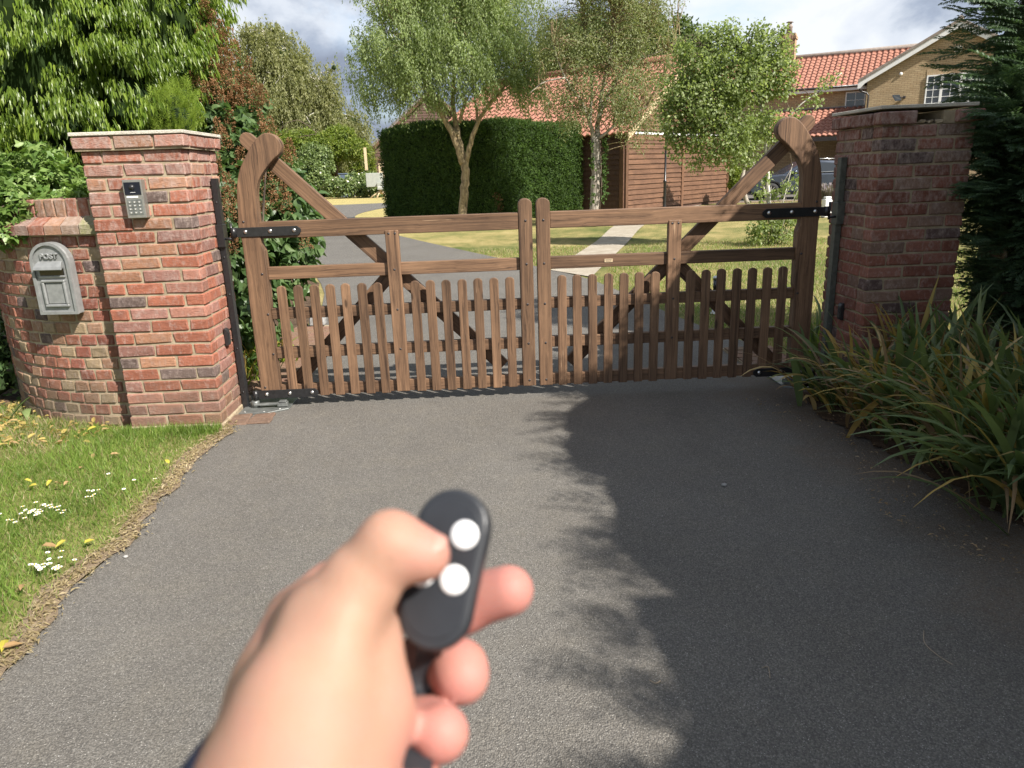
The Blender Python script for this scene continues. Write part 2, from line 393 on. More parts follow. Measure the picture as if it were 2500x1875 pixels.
def m_tanbrick():
    mt, t, b, o = mat('buff_brick')
    # UV carries metres along and up the wall
    uv = nd(t, 'ShaderNodeUVMap').outputs[0]
    br = nd(t, 'ShaderNodeTexBrick', inp={'Scale': 1.0, 'Mortar Size': .007, 'Mortar Smooth': .3, 'Bias': 0., 'Brick Width': .225, 'Row Height': .075})
    br.inputs['Color1'].default_value = (.33, .245, .14, 1); br.inputs['Color2'].default_value = (.42, .32, .19, 1); br.inputs['Mortar'].default_value = (.17, .12, .07, 1)
    t.links.new(uv, br.inputs['Vector'])
    n = noise(t, uv, 3.2, 6, .65)
    col = mixc(t, mapr(t, n, .4, .7, 0, .35), br.outputs[0], mixc(t, 1.0, br.outputs[0], (.85, .72, .62), 'MULTIPLY'))
    t.links.new(col, b.inputs['Base Color']); b.inputs['Roughness'].default_value = .9
    bump(t, b, math_(t, 'SUBTRACT', 1.0, br.outputs['Fac']), .6, .006); return mt
def m_tile():
    mt, t, b, o = mat('clay_pantile'); c = coords(t)
    n = noise(t, c, 1.6, 6, .7); n2 = noise(t, c, 11, 4, .6)
    col = ramp(t, n2, [(.3, (.20, .09, .06)), (.5, (.30, .135, .095)), (.7, (.38, .21, .15))])
    col = mixc(t, mapr(t, n, .5, .75, 0, .5), col, (.28, .13, .09))
    t.links.new(col, b.inputs['Base Color']); b.inputs['Roughness'].default_value = .8; b.inputs['Specular IOR Level'].default_value = .25; return mt
def m_bark(name, c1, c2, c3, vs=6):
    mt, t, b, o = mat(name); c = worldpos(t)
    n = noise(t, mapping(t, c, (1, 1, .35)), 14*vs/6, 7, .7); n2 = noise(t, mapping(t, c, (1, 1, 2.5)), 5, 4)
    col = ramp(t, n, [(.35, c1), (.52, c2), (.68, c3)]); col = mixc(t, mapr(t, n2, .55, .7, 0, .5), col, tuple(x*.6 for x in c1))
    t.links.new(col, b.inputs['Base Color']); b.inputs['Roughness'].default_value = .9; bump(t, b, n, .8, .01); return mt

BRICK = m_brick(); MORTAR = m_mortar()
WOOD = m_wood('stained_timber', (.050, .028, .017), (.245, .142, .080), (.46, .31, .19), .8)
BOARD = m_wood('weatherboard', (.065, .033, .020), (.20, .105, .060), (.28, .17, .11), .3)
ASPH = m_asphalt(); LAWN = m_lawn()
SOIL = m_soil('garden_soil', (.045, .03, .02), (.09, .06, .04), (.17, .12, .075))
DRYV = m_soil('dry_verge', (.12, .09, .06), (.24, .18, .12), (.38, .31, .22), 14)
TURF = m_soil('turf_base', (.10, .11, .035), (.18, .18, .06), (.32, .27, .13), 9)
PAVE = m_soil('path_paving', (.24, .20, .15), (.33, .29, .23), (.42, .38, .31), 3)
STONE = m_soil('cap_stone', (.42, .38, .31), (.56, .52, .44), (.66, .62, .54), 9)
GREYSTONE = m_soil('granite', (.22, .22, .21), (.34, .34, .33), (.46, .46, .45), 20)
BLACK = plain('black_paint', (.018, .018, .019), .32, 0, .25, 60, .5, .15)
GREENSTEEL = plain('weathered_steel', (.085, .09, .075), .5, .2, .3, 25, .4, .2)
STEEL = plain('stainless', (.62, .62, .60), .32, 1.0, .12, 90)
GALV = plain('galvanised_plate', (.20, .21, .20), .42, .55, .35, 18, .5, .2)
GREYM = plain('grey_post_box_paint', (.25, .255, .25), .45, .25, .16, 26, .5, .15)
INTERG = plain('brushed_steel_housing', (.36, .35, .32), .38, .7, .12, 60)
GLOSSB = m_glass('black_glass', (.006, .006, .008), .05)
WHITEP = plain('white_paint', (.74, .74, .72), .45, 0, .05, 5)
DARKP = plain('dark_pvc', (.03, .025, .025), .35, 0, .2, 8)
GLASS = m_glass('window_glass', (.03, .035, .04), .03)
LEAD = plain('lead_flashing', (.17, .17, .18), .6, 0, .2, 9)
SLATE = plain('verge_tile', (.24, .20, .17), .8, 0, .25, 6)
TAN = m_tanbrick(); TILE = m_tile()
SKIN = m_skin()
FOBG = plain('soft_black_plastic', (.021, .023, .027), .42, 0, .08, 120, .5)
BUTTON = plain('white_button', (.82, .82, .82), .4, 0, .02, 50)
NAVY = plain('navy_cloth', (.008, .011, .022), .9, 0, .3, 300, .2, .4)
CARP = plain('car_paint', (.05, .062, .085), .22, .5, .08, 3, .6)
RUBBER = plain('rubber', (.02, .02, .02), .8, 0, .2, 30)
YELLOW = plain('skip_yellow', (.50, .24, .03), .5, 0, .2, 6)
GREYBOX = plain('grey_cabinet', (.34, .36, .33), .5, 0, .1, 6)
PALEWOOD = plain('pale_timber', (.52, .40, .25), .7, 0, .15, 14)
B_WILLOW = m_bark('willow_bark', (.13, .09, .05), (.29, .22, .12), (.42, .34, .20))
B_GREY = m_bark('grey_bark', (.17, .14, .11), (.33, .29, .24), (.46, .42, .36))
B_WHITE = m_bark('birch_bark', (.30, .27, .23), (.56, .53, .48), (.70, .68, .64))
B_DARK = m_bark('dark_bark', (.05, .035, .025), (.11, .08, .055), (.18, .14, .10))
# ------------------------------------------------------------------ ground
def sheet(name, poly, z, mt, sub=0, **kw):
    from mathutils.geometry import tessellate_polygon
    P3 = [Vector((float(x), float(y), 0)) for x, y in poly]; tr = tessellate_polygon([P3])
    F = []
    for q in tr:
        a, b, c = [P3[i] for i in q]; F.append(tuple(q) if (b-a).cross(c-a).z > 0 else tuple(q)[::-1])
    me = bpy.data.meshes.new(name); me.from_pydata([(p.x, p.y, z) for p in P3], [], F); me.update(); me.materials.append(mt)
    return link(name, me, **kw)
def crom(pts, n=6, closed=False):
    P = [np.array(p, float) for p in pts]; out = []; N = len(P)
    for i in range(N if closed else N - 1):
        a = P[(i-1) % N] if closed or i > 0 else P[0]*2 - P[1]; b = P[i]; c = P[(i+1) % N]
        d = P[(i+2) % N] if closed or i < N-2 else P[-1]*2 - P[-2]
        for k in range(n):
            t = k / n; out.append(.5*((2*b) + (c-a)*t + (2*a-5*b+4*c-d)*t*t + (3*b-a-3*c+d)*t**3))
    if not closed: out.append(P[-1])
    return out
sheet('lawn', [(-300, -60), (300, -60), (300, 400), (-300, 400)], -.004, LAWN, kind='structure')
inner = crom([(6, 37.5), (-1.5, 36), (-4.3, 33.5), (-5.25, 29), (-5.15, 24.5), (-3.86, 19.1), (-2.41, 14.4), (.04, 8.3), (1.0, 5.9), (1.30, 4.7), (1.58, 2.85), (1.72, 2.1), (1.88, 1.4), (2.03, .94)], 4)
left_far = crom([(-2.1, 0.3), (-2.12, 2.5), (-2.7, 6), (-4.5, 10.5), (-9, 16), (-18, 24), (-34, 35)], 4)
edgeL = crom([(-1.90, -9), (-1.93, -4.5), (-1.95, -2.63), (-1.96, -2.31), (-1.965, -2.06), (-1.93, -1.83), (-1.96, -1.43), (-1.98, -1.0), (-1.95, -.46), (-2.0, -.3)], 3)
edgeL = [np.array([p[0] + .02*math.sin(p[1]*9) + .012*math.sin(p[1]*23), p[1]]) for p in edgeL]
poly = [(3.4, -9)] + [(3.4, .4), (2.1, .5)] + [tuple(p) for p in inner[::-1]] + [(14, 40.5), (6, 41.5), (-5.3, 38.8), (-9.9, 37.8), (-34, 37)] + [tuple(p) for p in left_far[::-1]] + [tuple(p) for p in edgeL[::-1]]
sheet('driveway', poly, .004, ASPH, kind='structure')
sheet('yard', [(8.9, 25.6), (30, 24.5), (34, 44), (8, 44)], .008, ASPH, kind='structure')
pl = crom([(.72, 6.5), (2.1, 10.8), (3.35, 15.3), (5.2, 20.3), (8.1, 25.7)], 5); pr = crom([(1.22, 5.6), (2.7, 10.4), (4.08, 15.0), (6.0, 19.9), (9.2, 25.5)], 5)
sheet('garden_path', [tuple(p) for p in pl] + [tuple(p) for p in pr[::-1]], .010, PAVE, kind='structure')
sheet('grass_verge', [(-9, -9)] + [(p[0]-.07, p[1]) for p in edgeL] + [(-2.3, .2), (-9, .6)], .006, TURF, kind='structure')
def jag(P, a=.03):
    out = []
    for i in range(len(P)-1):
        A, B = np.array(P[i][:2], float), np.array(P[i+1][:2], float); n = max(1, int(np.linalg.norm(B-A)/.05)); n = min(n, 60)
        for k in range(n):
            q = A+(B-A)*k/n; out.append(tuple(q + (RNG.random(2)-.5)*2*a))
    out.append(tuple(P[-1][:2])); return out
sheet('dry_edge', [(p[0]-.085 - .02*math.sin(p[1]*5), p[1]) for p in edgeL] + jag([(p[0]+.012, p[1]) for p in edgeL[::-1]], .014), .012, DRYV, kind='structure')
sheet('flower_bed', [(9, .6)] + jag([(2.06, .6), (1.80, -.1), (1.66, -.6), (1.70, -1.2), (1.78, -1.7), (1.84, -2.2), (1.9, -3), (2.0, -4)], .035) + [(2.0, -9), (9, -9)], .016, SOIL, kind='structure')
sheet('shrub_bed', [(-9, .3), (-2.13, .3), (-2.15, 2.6), (-2.72, 6), (-3.6, 8), (-9, 8)], .014, SOIL, kind='structure')

# brick edging strips beside the gateway (part of the ground)
def edging(x0, x1, y0, y1, nx, name, lab):
    mb = MB()
    ny = int((y1-y0)/.11)
    for i in range(nx):
        for j in range(ny):
            w = (x1-x0)/nx; c = (.30+.08*random.random(), .15+.04*random.random(), .10)
            mb.cbox((x0+i*w+.006, y0+j*.11+.006, -.05), (x0+(i+1)*w-.006, y0+(j+1)*.11-.006, .03+.004*random.random()), .004, .002, col=c)
    mb.box((x0, y0, -.05), (x1, y1, .020), mi=1)
    return mb.obj(name, [BRICK, MORTAR], vc=True, label=lab, cat='kerb')
edging(-2.28, -1.83, .34, 2.75, 2, 'brick_edging', 'strip of red brick paving along the left drive edge behind the gate')
edging(1.62, 2.02, .36, 1.05, 2, 'brick_edging', 'short strip of brick paving behind the foot of the right gate')
mb = MB()
for j in range(2):
    for i in range(2): mb.cbox((-2.03+i*.15, -.345+j*.10, 0), (-1.885+i*.15-.01*j, -.25+j*.10, .016), .006, .004, col=(.23, .12, .085))
mb.obj('brick_threshold', [BRICK, MORTAR], vc=True, label='worn red bricks set flush at the foot of the left pillar', cat='kerb')

# ------------------------------------------------------------------ masonry
def brick_col(kind):
    r = random.random(); v = .78 + .4*random.random()
    if kind == 'wall':
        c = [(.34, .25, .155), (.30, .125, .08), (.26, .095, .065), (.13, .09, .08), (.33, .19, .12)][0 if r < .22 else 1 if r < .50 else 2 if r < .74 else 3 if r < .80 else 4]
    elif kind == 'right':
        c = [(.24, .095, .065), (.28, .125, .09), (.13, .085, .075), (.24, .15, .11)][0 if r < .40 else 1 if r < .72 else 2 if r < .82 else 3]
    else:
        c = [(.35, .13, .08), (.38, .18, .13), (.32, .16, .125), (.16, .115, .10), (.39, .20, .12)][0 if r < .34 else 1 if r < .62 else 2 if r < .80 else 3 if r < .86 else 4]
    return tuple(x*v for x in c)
def course(mb, X0, X1, Y0, Y1, z, kind, alt, h=.065, out=0.0, skip=None):
    X0 -= out; X1 += out; Y0 -= out; Y1 += out
    T = .103; g = .0115
    def br(x0, y0, x1, y1):
        o = (random.random()-.5)*.003
        if skip and skip(x0, x1, y0): return
        mb.cbox((x0+o, y0+o, z+.0015*random.random()), (x1+o, y1+o, z+h), .006, .0032, col=brick_col(kind))
    L = X1-X0; s = .2155
    pat = [s, s, L-2*s-2*g] if alt else [L-2*s-2*g, s, s]
    for (ya, yb, pt) in ((Y0, Y0+T, pat), (Y1-T, Y1, pat[::-1])):
        x = X0
        for w in pt: br(x, ya, x+w, yb); x += w+g
    D = (Y1-Y0) - 2*T - 2*g; ws = [D*.62, D*.38-g] if alt else [D*.38, D*.62-g]
    for xa, xb in ((X0, X0+T), (X1-T, X1)):
        y = Y0+T+g
        for w in ws: br(xa, y, xb, y+w); y += w+g
def pillar(name, X0, label, kind, hole=False, seed=1):
    random.seed(seed)
    root = empty(name, (0, 0, 0), label=label, cat='brick pillar')
    Y0, Y1 = -.375, .19; X1 = X0+.56
    mb = MB(); z = .03
    for k in range(22):
        course(mb, X0, X1, Y0, Y1, z, kind, k % 2 == 0); z += .075
    mb.box((X0+.008, Y0+.008, -.1), (X1-.008, Y1-.008, z-.004), mi=1)
    mb.obj('brickwork', [BRICK, MORTAR], root, vc=True)
    mb = MB()
    sk = (lambda x0, x1, y0: y0 < Y0 and X0+.10 < (x0+x1)/2 < X0+.34) if hole else None
    course(mb, X0, X1, Y0, Y1, z, kind, True, .068, .028, skip=sk)
    if hole:
        mb.box((X0+.09, Y0+.30, z-.005), (X1-.01, Y1-.01, z+.07), mi=1)
        for q in range(5):
            a = X0+.12+.05*q; mb.cbox((a, Y0+.0, z), (a+.035, Y0+.03, z+.012+.014*random.random()), .004, .006, mi=1)
        mb.box((X0+.36, Y0+.0, z-.003), (X1, Y0+.30, z+.068), mi=1); mb.box((X0, Y0+.0, z-.003), (X0+.10, Y0+.30, z+.068), mi=1)
    else: mb.box((X0-.018, Y0-.018, z-.008), (X1+.018, Y1+.018, z+.072), mi=1)
    mb.obj('corbel_course', [BRICK, MORTAR], root, vc=True)
    mb = MB()
    o = .034 if not hole else .02
    mb.cbox((X0-o-(0 if not hole else -.01), Y0-o, z+.071), (X1+o, Y1+o, z+.071+.020), .003, .001)
    c = mb.obj('cap_stone', STONE, root)
    if hole: c.rotation_euler = (0, R(-.4), R(.6))
    mb = MB(); mb.cbox((X0-.012, Y0-.012, -.1), (X1+.012, Y1+.012, .034), .006, .004); mb.obj('footing', MORTAR, root)
    return root
pillar('brick_pillar', -2.5745, 'sunlit square red brick pillar left of the gate carrying the intercom', 'left', seed=3)
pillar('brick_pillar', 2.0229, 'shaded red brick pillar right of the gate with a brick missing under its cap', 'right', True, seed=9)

# curved wall of header bricks
def curved_wall():
    random.seed(21)
    root = empty('curved_wall', (0, 0, 0), label='curved red and buff brick wall sweeping back from the left pillar', cat='brick wall')
    C0 = np.array([-2.55, 1.03]); Ro = 1.31
    def bend(z0):
        def fn(V):                          # x = arc length, y = depth inwards
            r = Ro - V[:, 1]; a = -math.pi/2 - V[:, 0]/Ro
            return np.stack([C0[0] + r*np.cos(a), C0[1] + r*np.sin(a), V[:, 2]], 1)
        return fn
    mb = MB(); mo = MB()
    w = .1025+.010
    for k in range(16):
        z = .012 + k*.075; s = .03 + (w/2 if k % 2 else 0)
        while s < 3.2:
            o = (random.random()-.5)*.004
            mb.cbox((s, o, z), (s+.1025, .20, z+.065), .006, .0035, col=brick_col('wall'), fn=bend(0)); s += w
    n = 60
    def ring(y0, z0, z1, acc, mi):
        for i in range(n):
            s0, s1 = 3.2*i/n, 3.2*(i+1)/n
            acc.add(bend(0)(np.array([(s0, y0, z0), (s1, y0, z0), (s1, y0, z1), (s0, y0, z1), (s0, .2, z1), (s1, .2, z1)])), [(0, 3, 2, 1), (3, 4, 5, 2)], mi)
    ring(.007, -.1, 1.21, mb, 1)
    mb.obj('brickwork', [BRICK, MORTAR], root, vc=True)
    # weathered plinth course
    pc = MB(); s = .03
    while s < 3.2:
        c = brick_col('wall') if random.random() < .12 else tuple(x*(.8+.35*random.random()) for x in (.30, .25, .165))
        y0 = -.045+(random.random()-.5)*.004
        V = np.array([(s, y0, 1.216), (s+.1045, y0, 1.216), (s, y0, 1.268), (s+.1045, y0, 1.268), (s, .035, 1.318), (s+.1045, .035, 1.318), (s, .035, 1.216), (s+.1045, .035, 1.216)])
        V += (RNG.random(V.shape)-.5)*.004
        pc.add(bend(0)(V), [(0, 2, 3, 1), (2, 4, 5, 3), (0, 6, 4, 2), (1, 3, 5, 7), (0, 1, 7, 6)], 0, c); s += w
    ring2 = [(-.036, 1.214, 1.262)]
    ring(-.036, 1.212, 1.262, pc, 1)
    for i in range(n):
        s0, s1 = 3.2*i/n, 3.2*(i+1)/n
        pc.add(bend(0)(np.array([(s0, -.036, 1.262), (s1, -.036, 1.262), (s1, .04, 1.312), (s0, .04, 1.312)])), [(0, 3, 2, 1)], 1)
    pc.obj('plinth_course', [BRICK, MORTAR], root, vc=True)
    tc = MB(); s = .03
    while s < 3.2:
        tc.cbox((s, .03, 1.312), (s+.064, .20, 1.418), .005, .003, col=brick_col('wall'), fn=bend(0)); s += .076
    ring(.038, 1.29, 1.41, tc, 1)
    tc.obj('coping', [BRICK, MORTAR], root, vc=True)
curved_wall()

# ------------------------------------------------------------------ post box
def text_mesh(txt, size, depth, align='CENTER', sp=1.0):
    cu = bpy.data.curves.new('lettering', 'FONT'); cu.body = txt; cu.size = size; cu.extrude = depth/2; cu.bevel_depth = depth*.25; cu.align_x = align; cu.align_y = 'CENTER'; cu.space_character = sp; cu.offset = size*.012
    o = bpy.data.objects.new('lettering_tmp', cu); COL.objects.link(o)
    dg = bpy.context.evaluated_depsgraph_get(); me = bpy.data.meshes.new_from_object(o.evaluated_get(dg)); bpy.data.objects.remove(o)
    return me
def arch(w, h, n=14, grow=0.0):
    w2 = w/2 + grow; pts = [(-w2, -grow), (w2, -grow)]; hs = h - w/2
    for i in range(n+1):
        a = math.pi*i/n; pts.append((w2*math.cos(a), hs + w2*math.sin(a)*1.0))
    return pts
def post_box():
    root = empty('post_box', (-2.893, -.232, .748), R(-7), label='grey arched post box fixed to the curved brick wall', cat='post box')
    w, h = .240, .428
    mb = MB(); mb.prism(arch(w, h), -.074, -.022); o = mb.obj('casing', GREYM, root); add_bevel(o, .006, 3)
    # raised rim
    A = arch(w, h); B = arch(w-.034, h-.017)
    B = [(x, z+.017) if i < 2 else (x, z) for i, (x, z) in enumerate(B)]
    mb = MB(); n = len(A)
    for i in range(n):
        j = (i+1) % n
        V = [(A[i][0], -.086, A[i][1]), (A[j][0], -.086, A[j][1]), (B[j][0], -.086, B[j][1]), (B[i][0], -.086, B[i][1]),
             (A[i][0], -.074, A[i][1]), (A[j][0], -.074, A[j][1]), (B[j][0], -.070, B[j][1]), (B[i][0], -.070, B[i][1])]
        mb.add(V, [(0, 1, 2, 3), (0, 4, 5, 1), (3, 2, 6, 7)])
    o = mb.obj('rim', GREYM, root); o.data.flip_normals()
    # hooded flap over the slot
    mb = MB(); pr = [(-.074, .318), (-.088, .312), (-.112, .286), (-.118, .270), (-.112, .266), (-.074, .280)]
    V = []; 
    for x, k in ((-.088, 0), (-.076, 1), (.076, 1), (.088, 0)):
        for (y, z) in pr: V.append((x if y < -.1 else x*.86, y, z))
    F = []
    for a in range(3):
        for q in range(6): F.append((a*6+q, a*6+(q+1) % 6, (a+1)*6+(q+1) % 6, (a+1)*6+q))
    F += [list(range(6))[::-1], [18+q for q in range(6)]]
    mb.add(V, F); mb.obj('slot_hood', GREYM, root, bevel=.002)
    mb = MB(); mb.box((-.075, -.079, .232), (.075, -.072, .278)); mb.obj('letter_slot', GLOSSB, root)
    mb = MB(); mb.box((-.08, -.088, .222), (.08, -.074, .233)); mb.obj('slot_sill', GREYM, root, bevel=.002)
    # framed door
    mb = MB()
    x0, x1, z0, z1 = -.074, .074, .045, .208
    for (a, b2) in (((x0, z0), (x1, z0+.016)), ((x0, z1-.016), (x1, z1)), ((x0, z0+.016), (x0+.016, z1-.016)), ((x1-.016, z0+.016), (x1, z1-.016))):
        mb.cbox((a[0], -.090, a[1]), (b2[0], -.073, b2[1]), .004)
    mb.obj('door_frame', GREYM, root)
    mb = MB(); mb.cbox((x0+.019, -.080, z0+.019), (x1-.019, -.072, z1-.019), .003); mb.obj('door_panel', GREYM, root)
    me = text_mesh('POST', .043, .008, sp=1.08); me.materials.append(GREYM)
    link('lettering', me, root, (0, -.078, .345), (R(90), 0, 0))
post_box()

# ------------------------------------------------------------------ intercom, sensors, steel channels
def intercom():
    root = empty('intercom', (-2.3, -.375, 1.30), label='slim metal video intercom with keypad on the left brick pillar', cat='intercom')
    mb = MB(); mb.cbox((-.053, -.048, 0), (.053, .006, .212), .003); mb.obj('housing', INTERG, root)
    mb = MB(); mb.cbox((-.045, -.0505, .128), (.045, -.047, .198), .001); mb.obj('camera_window', GLOSSB, root)
    M = Matrix.Translation((-.002, -.048, .170)) @ Matrix.Rotation(R(90), 4, 'X')
    mb = MB(); mb.lathe([(0, .016), (.008, .015), (.014, .010), (.0175, .002), (.018, 0)], 18, M); mb.obj('camera_lens', BLACK, root)
    mb = MB(); mb.box((-.014, -.0512, .1415), (.014, -.0504, .1435)); mb.obj('logo', WHITEP, root)
    mb = MB(); mb.cbox((-.040, -.0500, .112), (.024, -.047, .122), .001); mb.obj('name_plate', WHITEP, root)
    mb = MB(); mb.cbox((-.042, -.0495, .018), (.042, -.047, .104), .001); kp = mb.obj('keypad', GALV, root)
    for i in range(3):
        for j in range(4):
            mb = MB(); x = -.027+.027*i; z = .031+.0195*j
            mb.cbox((x-.009, -.0515, z-.006), (x+.009, -.0493, z+.006), .001); mb.box((x-.002, -.0519, z-.003), (x+.002, -.0514, z+.003), mi=1)
            mb.obj('key', [INTERG, WHITEP], kp)
intercom()
def sensor(x, s, lab):
    root = empty('safety_sensor', (x, -.115, .47), label=lab, cat='gate sensor')
    mb = MB(); mb.prism([(0, 0), (s*.022, .004), (s*.026, .02), (s*.026, .095), (s*.018, .112), (0, .115)], -.022, .022); mb.obj('housing', BLACK, root, bevel=.004)
    mb = MB(); mb.box((s*.026, -.012, .05), (s*.0275, .012, .085)) if s > 0 else mb.box((s*.0275, -.012, .05), (s*.026, .012, .085)); mb.obj('lens', GLOSSB, root)
sensor(-2.0135, 1, 'small black gate sensor low on the side of the left pillar')
sensor(2.0215, -1, 'small black gate sensor low on the side of the right pillar')
def channel(x0, x1, mt, lab, s):
    root = empty('steel_post', (x0, 0, 0), label=lab, cat='steel post')
    w = x1-x0
    mb = MB(); mb.cbox((0, .0, -.05), (w, .05, 1.505), .002); mb.obj('post', mt, root)
    for z in (.12, .42, .78, 1.02, 1.36):
        M = Matrix.Rotation(R(90), 4, 'X'); mb = MB(); mb.lathe([(.007, 0), (.006, .003), (0, .004)], 8, M); mb.obj('screw', mt, root, (w/2, 0, z))
    mb = MB(); xb = w if s > 0 else -.012
    mb.cbox((min(0, w)-.006, -.02, 1.085), (w+.006, .056, 1.225), .003)
    hx = (w+.055) if s > 0 else -.055
    mb.obj('hinge_bracket', mt, root)
    mb = MB(); mb.tube([(w/2, .01, 1.135), (hx, -.012, 1.135)], .008, 8); mb.tube([(hx, -.012, 1.12), (hx, -.012, 1.232)], .0075, 10); mb.obj('hinge_pin', BLACK, root)
channel(-2.0065, -1.972, BLACK, 'black steel hinge post fixed to the left brick pillar', 1)
channel(1.978, 2.018, GREENSTEEL, 'dull grey green steel hinge post fixed to the right brick pillar', -1)

# ------------------------------------------------------------------ gates
def plank(name, p0, p1, w, t, mt, parent, ref=(0, 1, 0), bv=.004):
    p0 = Vector(p0); p1 = Vector(p1); z = (p1-p0); L = z.length; z.normalize(); y = Vector(ref); x = y.cross(z).normalized(); y = z.cross(x)
    mb = MB(); mb.box((-w/2, -t/2, 0), (w/2, t/2, L))
    o = mb.obj(name, mt, parent, bevel=bv)
    M = Matrix((x, y, z)).transposed().to_4x4(); M.translation = p0; o.matrix_local = M; return o
def round_top(w, h, n=8, r=.6):
    pts = [(-w/2, 0), (w/2, 0)]; hh = w/2*r*1.3
    for i in range(n+1):
        a = math.pi*i/n; pts.append((w/2*math.cos(a), h-hh + hh*math.sin(a)))
    return pts
post_l = [(0, .075), (0, .44), (0, .64), (.005, .95), (.005, 1.11), (-.003, 1.16), (-.006, 1.21), (.003, 1.30), (.008, 1.38), (.020, 1.46), (.048, 1.55), (.095, 1.63), (.145, 1.70), (.196, 1.748), (.238, 1.762), (.278, 1.752), (.305, 1.728), (.320, 1.698), (.318, 1.668), (.300, 1.636), (.262, 1.606), (.215, 1.56), (.172, 1.508), (.146, 1.46), (.134, 1.41), (.130, 1.35), (.128, 1.24)]
post_r = [(.124, 1.10), (.140, 1.05), (.140, .96), (.136, .70), (.128, .66), (.128, .44), (.128, .075)]
poly_post = [tuple(p) for p in post_l[:5]] + [tuple(p) for p in crom(post_l[5:], 3)] + post_r
GX = 1.870
picket_me = {}
def make_gate(s, lab):
    # s = +1: left leaf, hinge at -GX, local x runs towards the middle; s = -1 mirrored
    root = empty('driveway_gate', (-s*GX, 0, 0), label=lab, cat='wooden gate')
    X = lambda x: s*x
    seed = 5 if s > 0 else 8; random.seed(seed)
    mb = MB(); mb.prism([(X(x), z) for x, z in (poly_post if s > 0 else poly_post[::-1])], .0, .072)
    # densify not needed: flat faces with a bevelled edge
    mb.obj('hanging_post', WOOD, root, bevel=.006)
    W_ = GX-.0125
    # meeting stile
    mb = MB(); c = W_-.045; mb.prism([(x, z) for x, z in round_top(.088, 1.245)], 0, .068)
    mb.obj('meeting_stile', WOOD, root, (X(c), 0, .075), bevel=.005)
    mb = MB(); mb.prism([(-.043, 0), (.043, 0), (.043, 1.075), (-.043, 1.075)], 0, .05); mb.obj('middle_post', WOOD, root, (X(GX-.9165), -.001, .077), bevel=.005)
    xe = W_-.089
    plank('top_rail', (X(.124), .036, 1.180), (X(xe), .036, 1.180), .105, .060, WOOD, root)
    xm = GX-.9165
    plank('middle_rail', (X(.138), .045, .903), (X(xe), .045, .903), .080, .046, WOOD, root)
    for z, w in ((.638, .072), (.372, .074), (.112, .078)):
        plank('picket_rail', (X(.128), .048, z), (X(xe), .048, z), w, .044, WOOD, root)
    # main brace with rounded top end, from behind the curved head to the far bottom corner
    A = np.array([GX-1.79, 1.742]); B = np.array([GX-.23, .205]); d = (B-A)/np.linalg.norm(B-A); L = np.linalg.norm(B-A)
    mb = MB(); w = .092
    prof = [(-w/2, L)] + [(-w/2*math.cos(a), .02-.046*math.sin(a)) for a in np.linspace(0, math.pi, 9)] + [(w/2, L)]
    mb.prism(prof, -.022, .022)
    o = mb.obj('long_brace', WOOD, root, bevel=.004)
    z_ = Vector((X(d[0]), 0, d[1])); y_ = Vector((0, 1, 0)); x_ = y_.cross(z_); Mx = Matrix((x_, y_, z_)).transposed().to_4x4(); Mx.translation = (X(A[0]), .094, A[1]); o.matrix_local = Mx
    plank('short_brace', (X(GX-.955), .094, .862), (X(GX-1.70), .094, .105), .088, .042, WOOD, root)
    # pickets
    xs = [-1.658, -1.553, -1.449, -1.346, -1.242, -1.138, -1.034, -.793, -.69, -.586, -.482, -.379, -.276, -.172]
    if 'p' not in picket_me:
        mb = MB(); mb.prism(round_top(.060, .752), -.021, 0); tmp = mb.obj('picket_src', WOOD, None, bevel=.004)
        tmp.name = 'picket'; picket_me['p'] = tmp
        src = tmp
        src.parent = root; src.location = (X(xs[0]+GX), .024, .070); start = 1
    else: src = picket_me['p']; start = 0
    for i, x in enumerate(xs[start:]):
        c = src.copy(); c.name = 'picket'; COL.objects.link(c); c.parent = root
        c.location = (X(x+GX), .024+.0006*random.random(), .070+.003*(random.random()-.5)); c.rotation_euler = (0, R((random.random()-.5)*.5), 0)
    # carriage bolts in the stile and post
    mb = MB()
    for (x, z) in [(W_-.045, .115), (W_-.045, .372), (W_-.045, .638), (W_-.045, .903), (W_-.045, 1.18), (.105, .903), (.110, .64), (.112, .372), (.03, 1.235), (.03, .145), (GX-.9165-.02, 1.13), (GX-.9165+.02, 1.13), (GX-.9165, .638), (GX-.9165, .372), (GX-.9165, .9)]:
        M = Matrix.Rotation(R(90), 4, 'X'); mb = MB(); mb.lathe([(.009, -.001), (.008, .0015), (.004, .0028), (0, .003)], 8, M); mb.obj('screw', DARKP, root, (X(x), .0005, z))
    # strap hinges
    def strap(z, x1):
        mb = MB(); x0 = -.022; h = .029
        poly = [(X(x0), -h), (X(x1-.022), -h), (X(x1), -h*.35), (X(x1), h*.35), (X(x1-.022), h), (X(x0), h)]
        if s < 0: poly = poly[::-1]
        mb.prism(poly, -.0075, -.0015); st = mb.obj('strap_hinge', BLACK, root, (0, 0, z), bevel=.0015)
        k = MB(); k.lathe([(0, -.031), (.017, -.031), (.017, .031), (0, .031)], 16); k.obj('knuckle', BLACK, st, (X(-.036), -.010, 0))
        for q in (.040, .205, .365):
            M = Matrix.Translation((X(q*x1/.41), -.0075, .002)) @ Matrix.Rotation(R(90), 4, 'X')
            b_ = MB(); b_.lathe([(.0135, -.001), (.0125, .003), (.008, .007), (0, .0085)], 14, M); b_.obj('bolt', STEEL, st)
    strap(1.172, .385); strap(.098, .382)
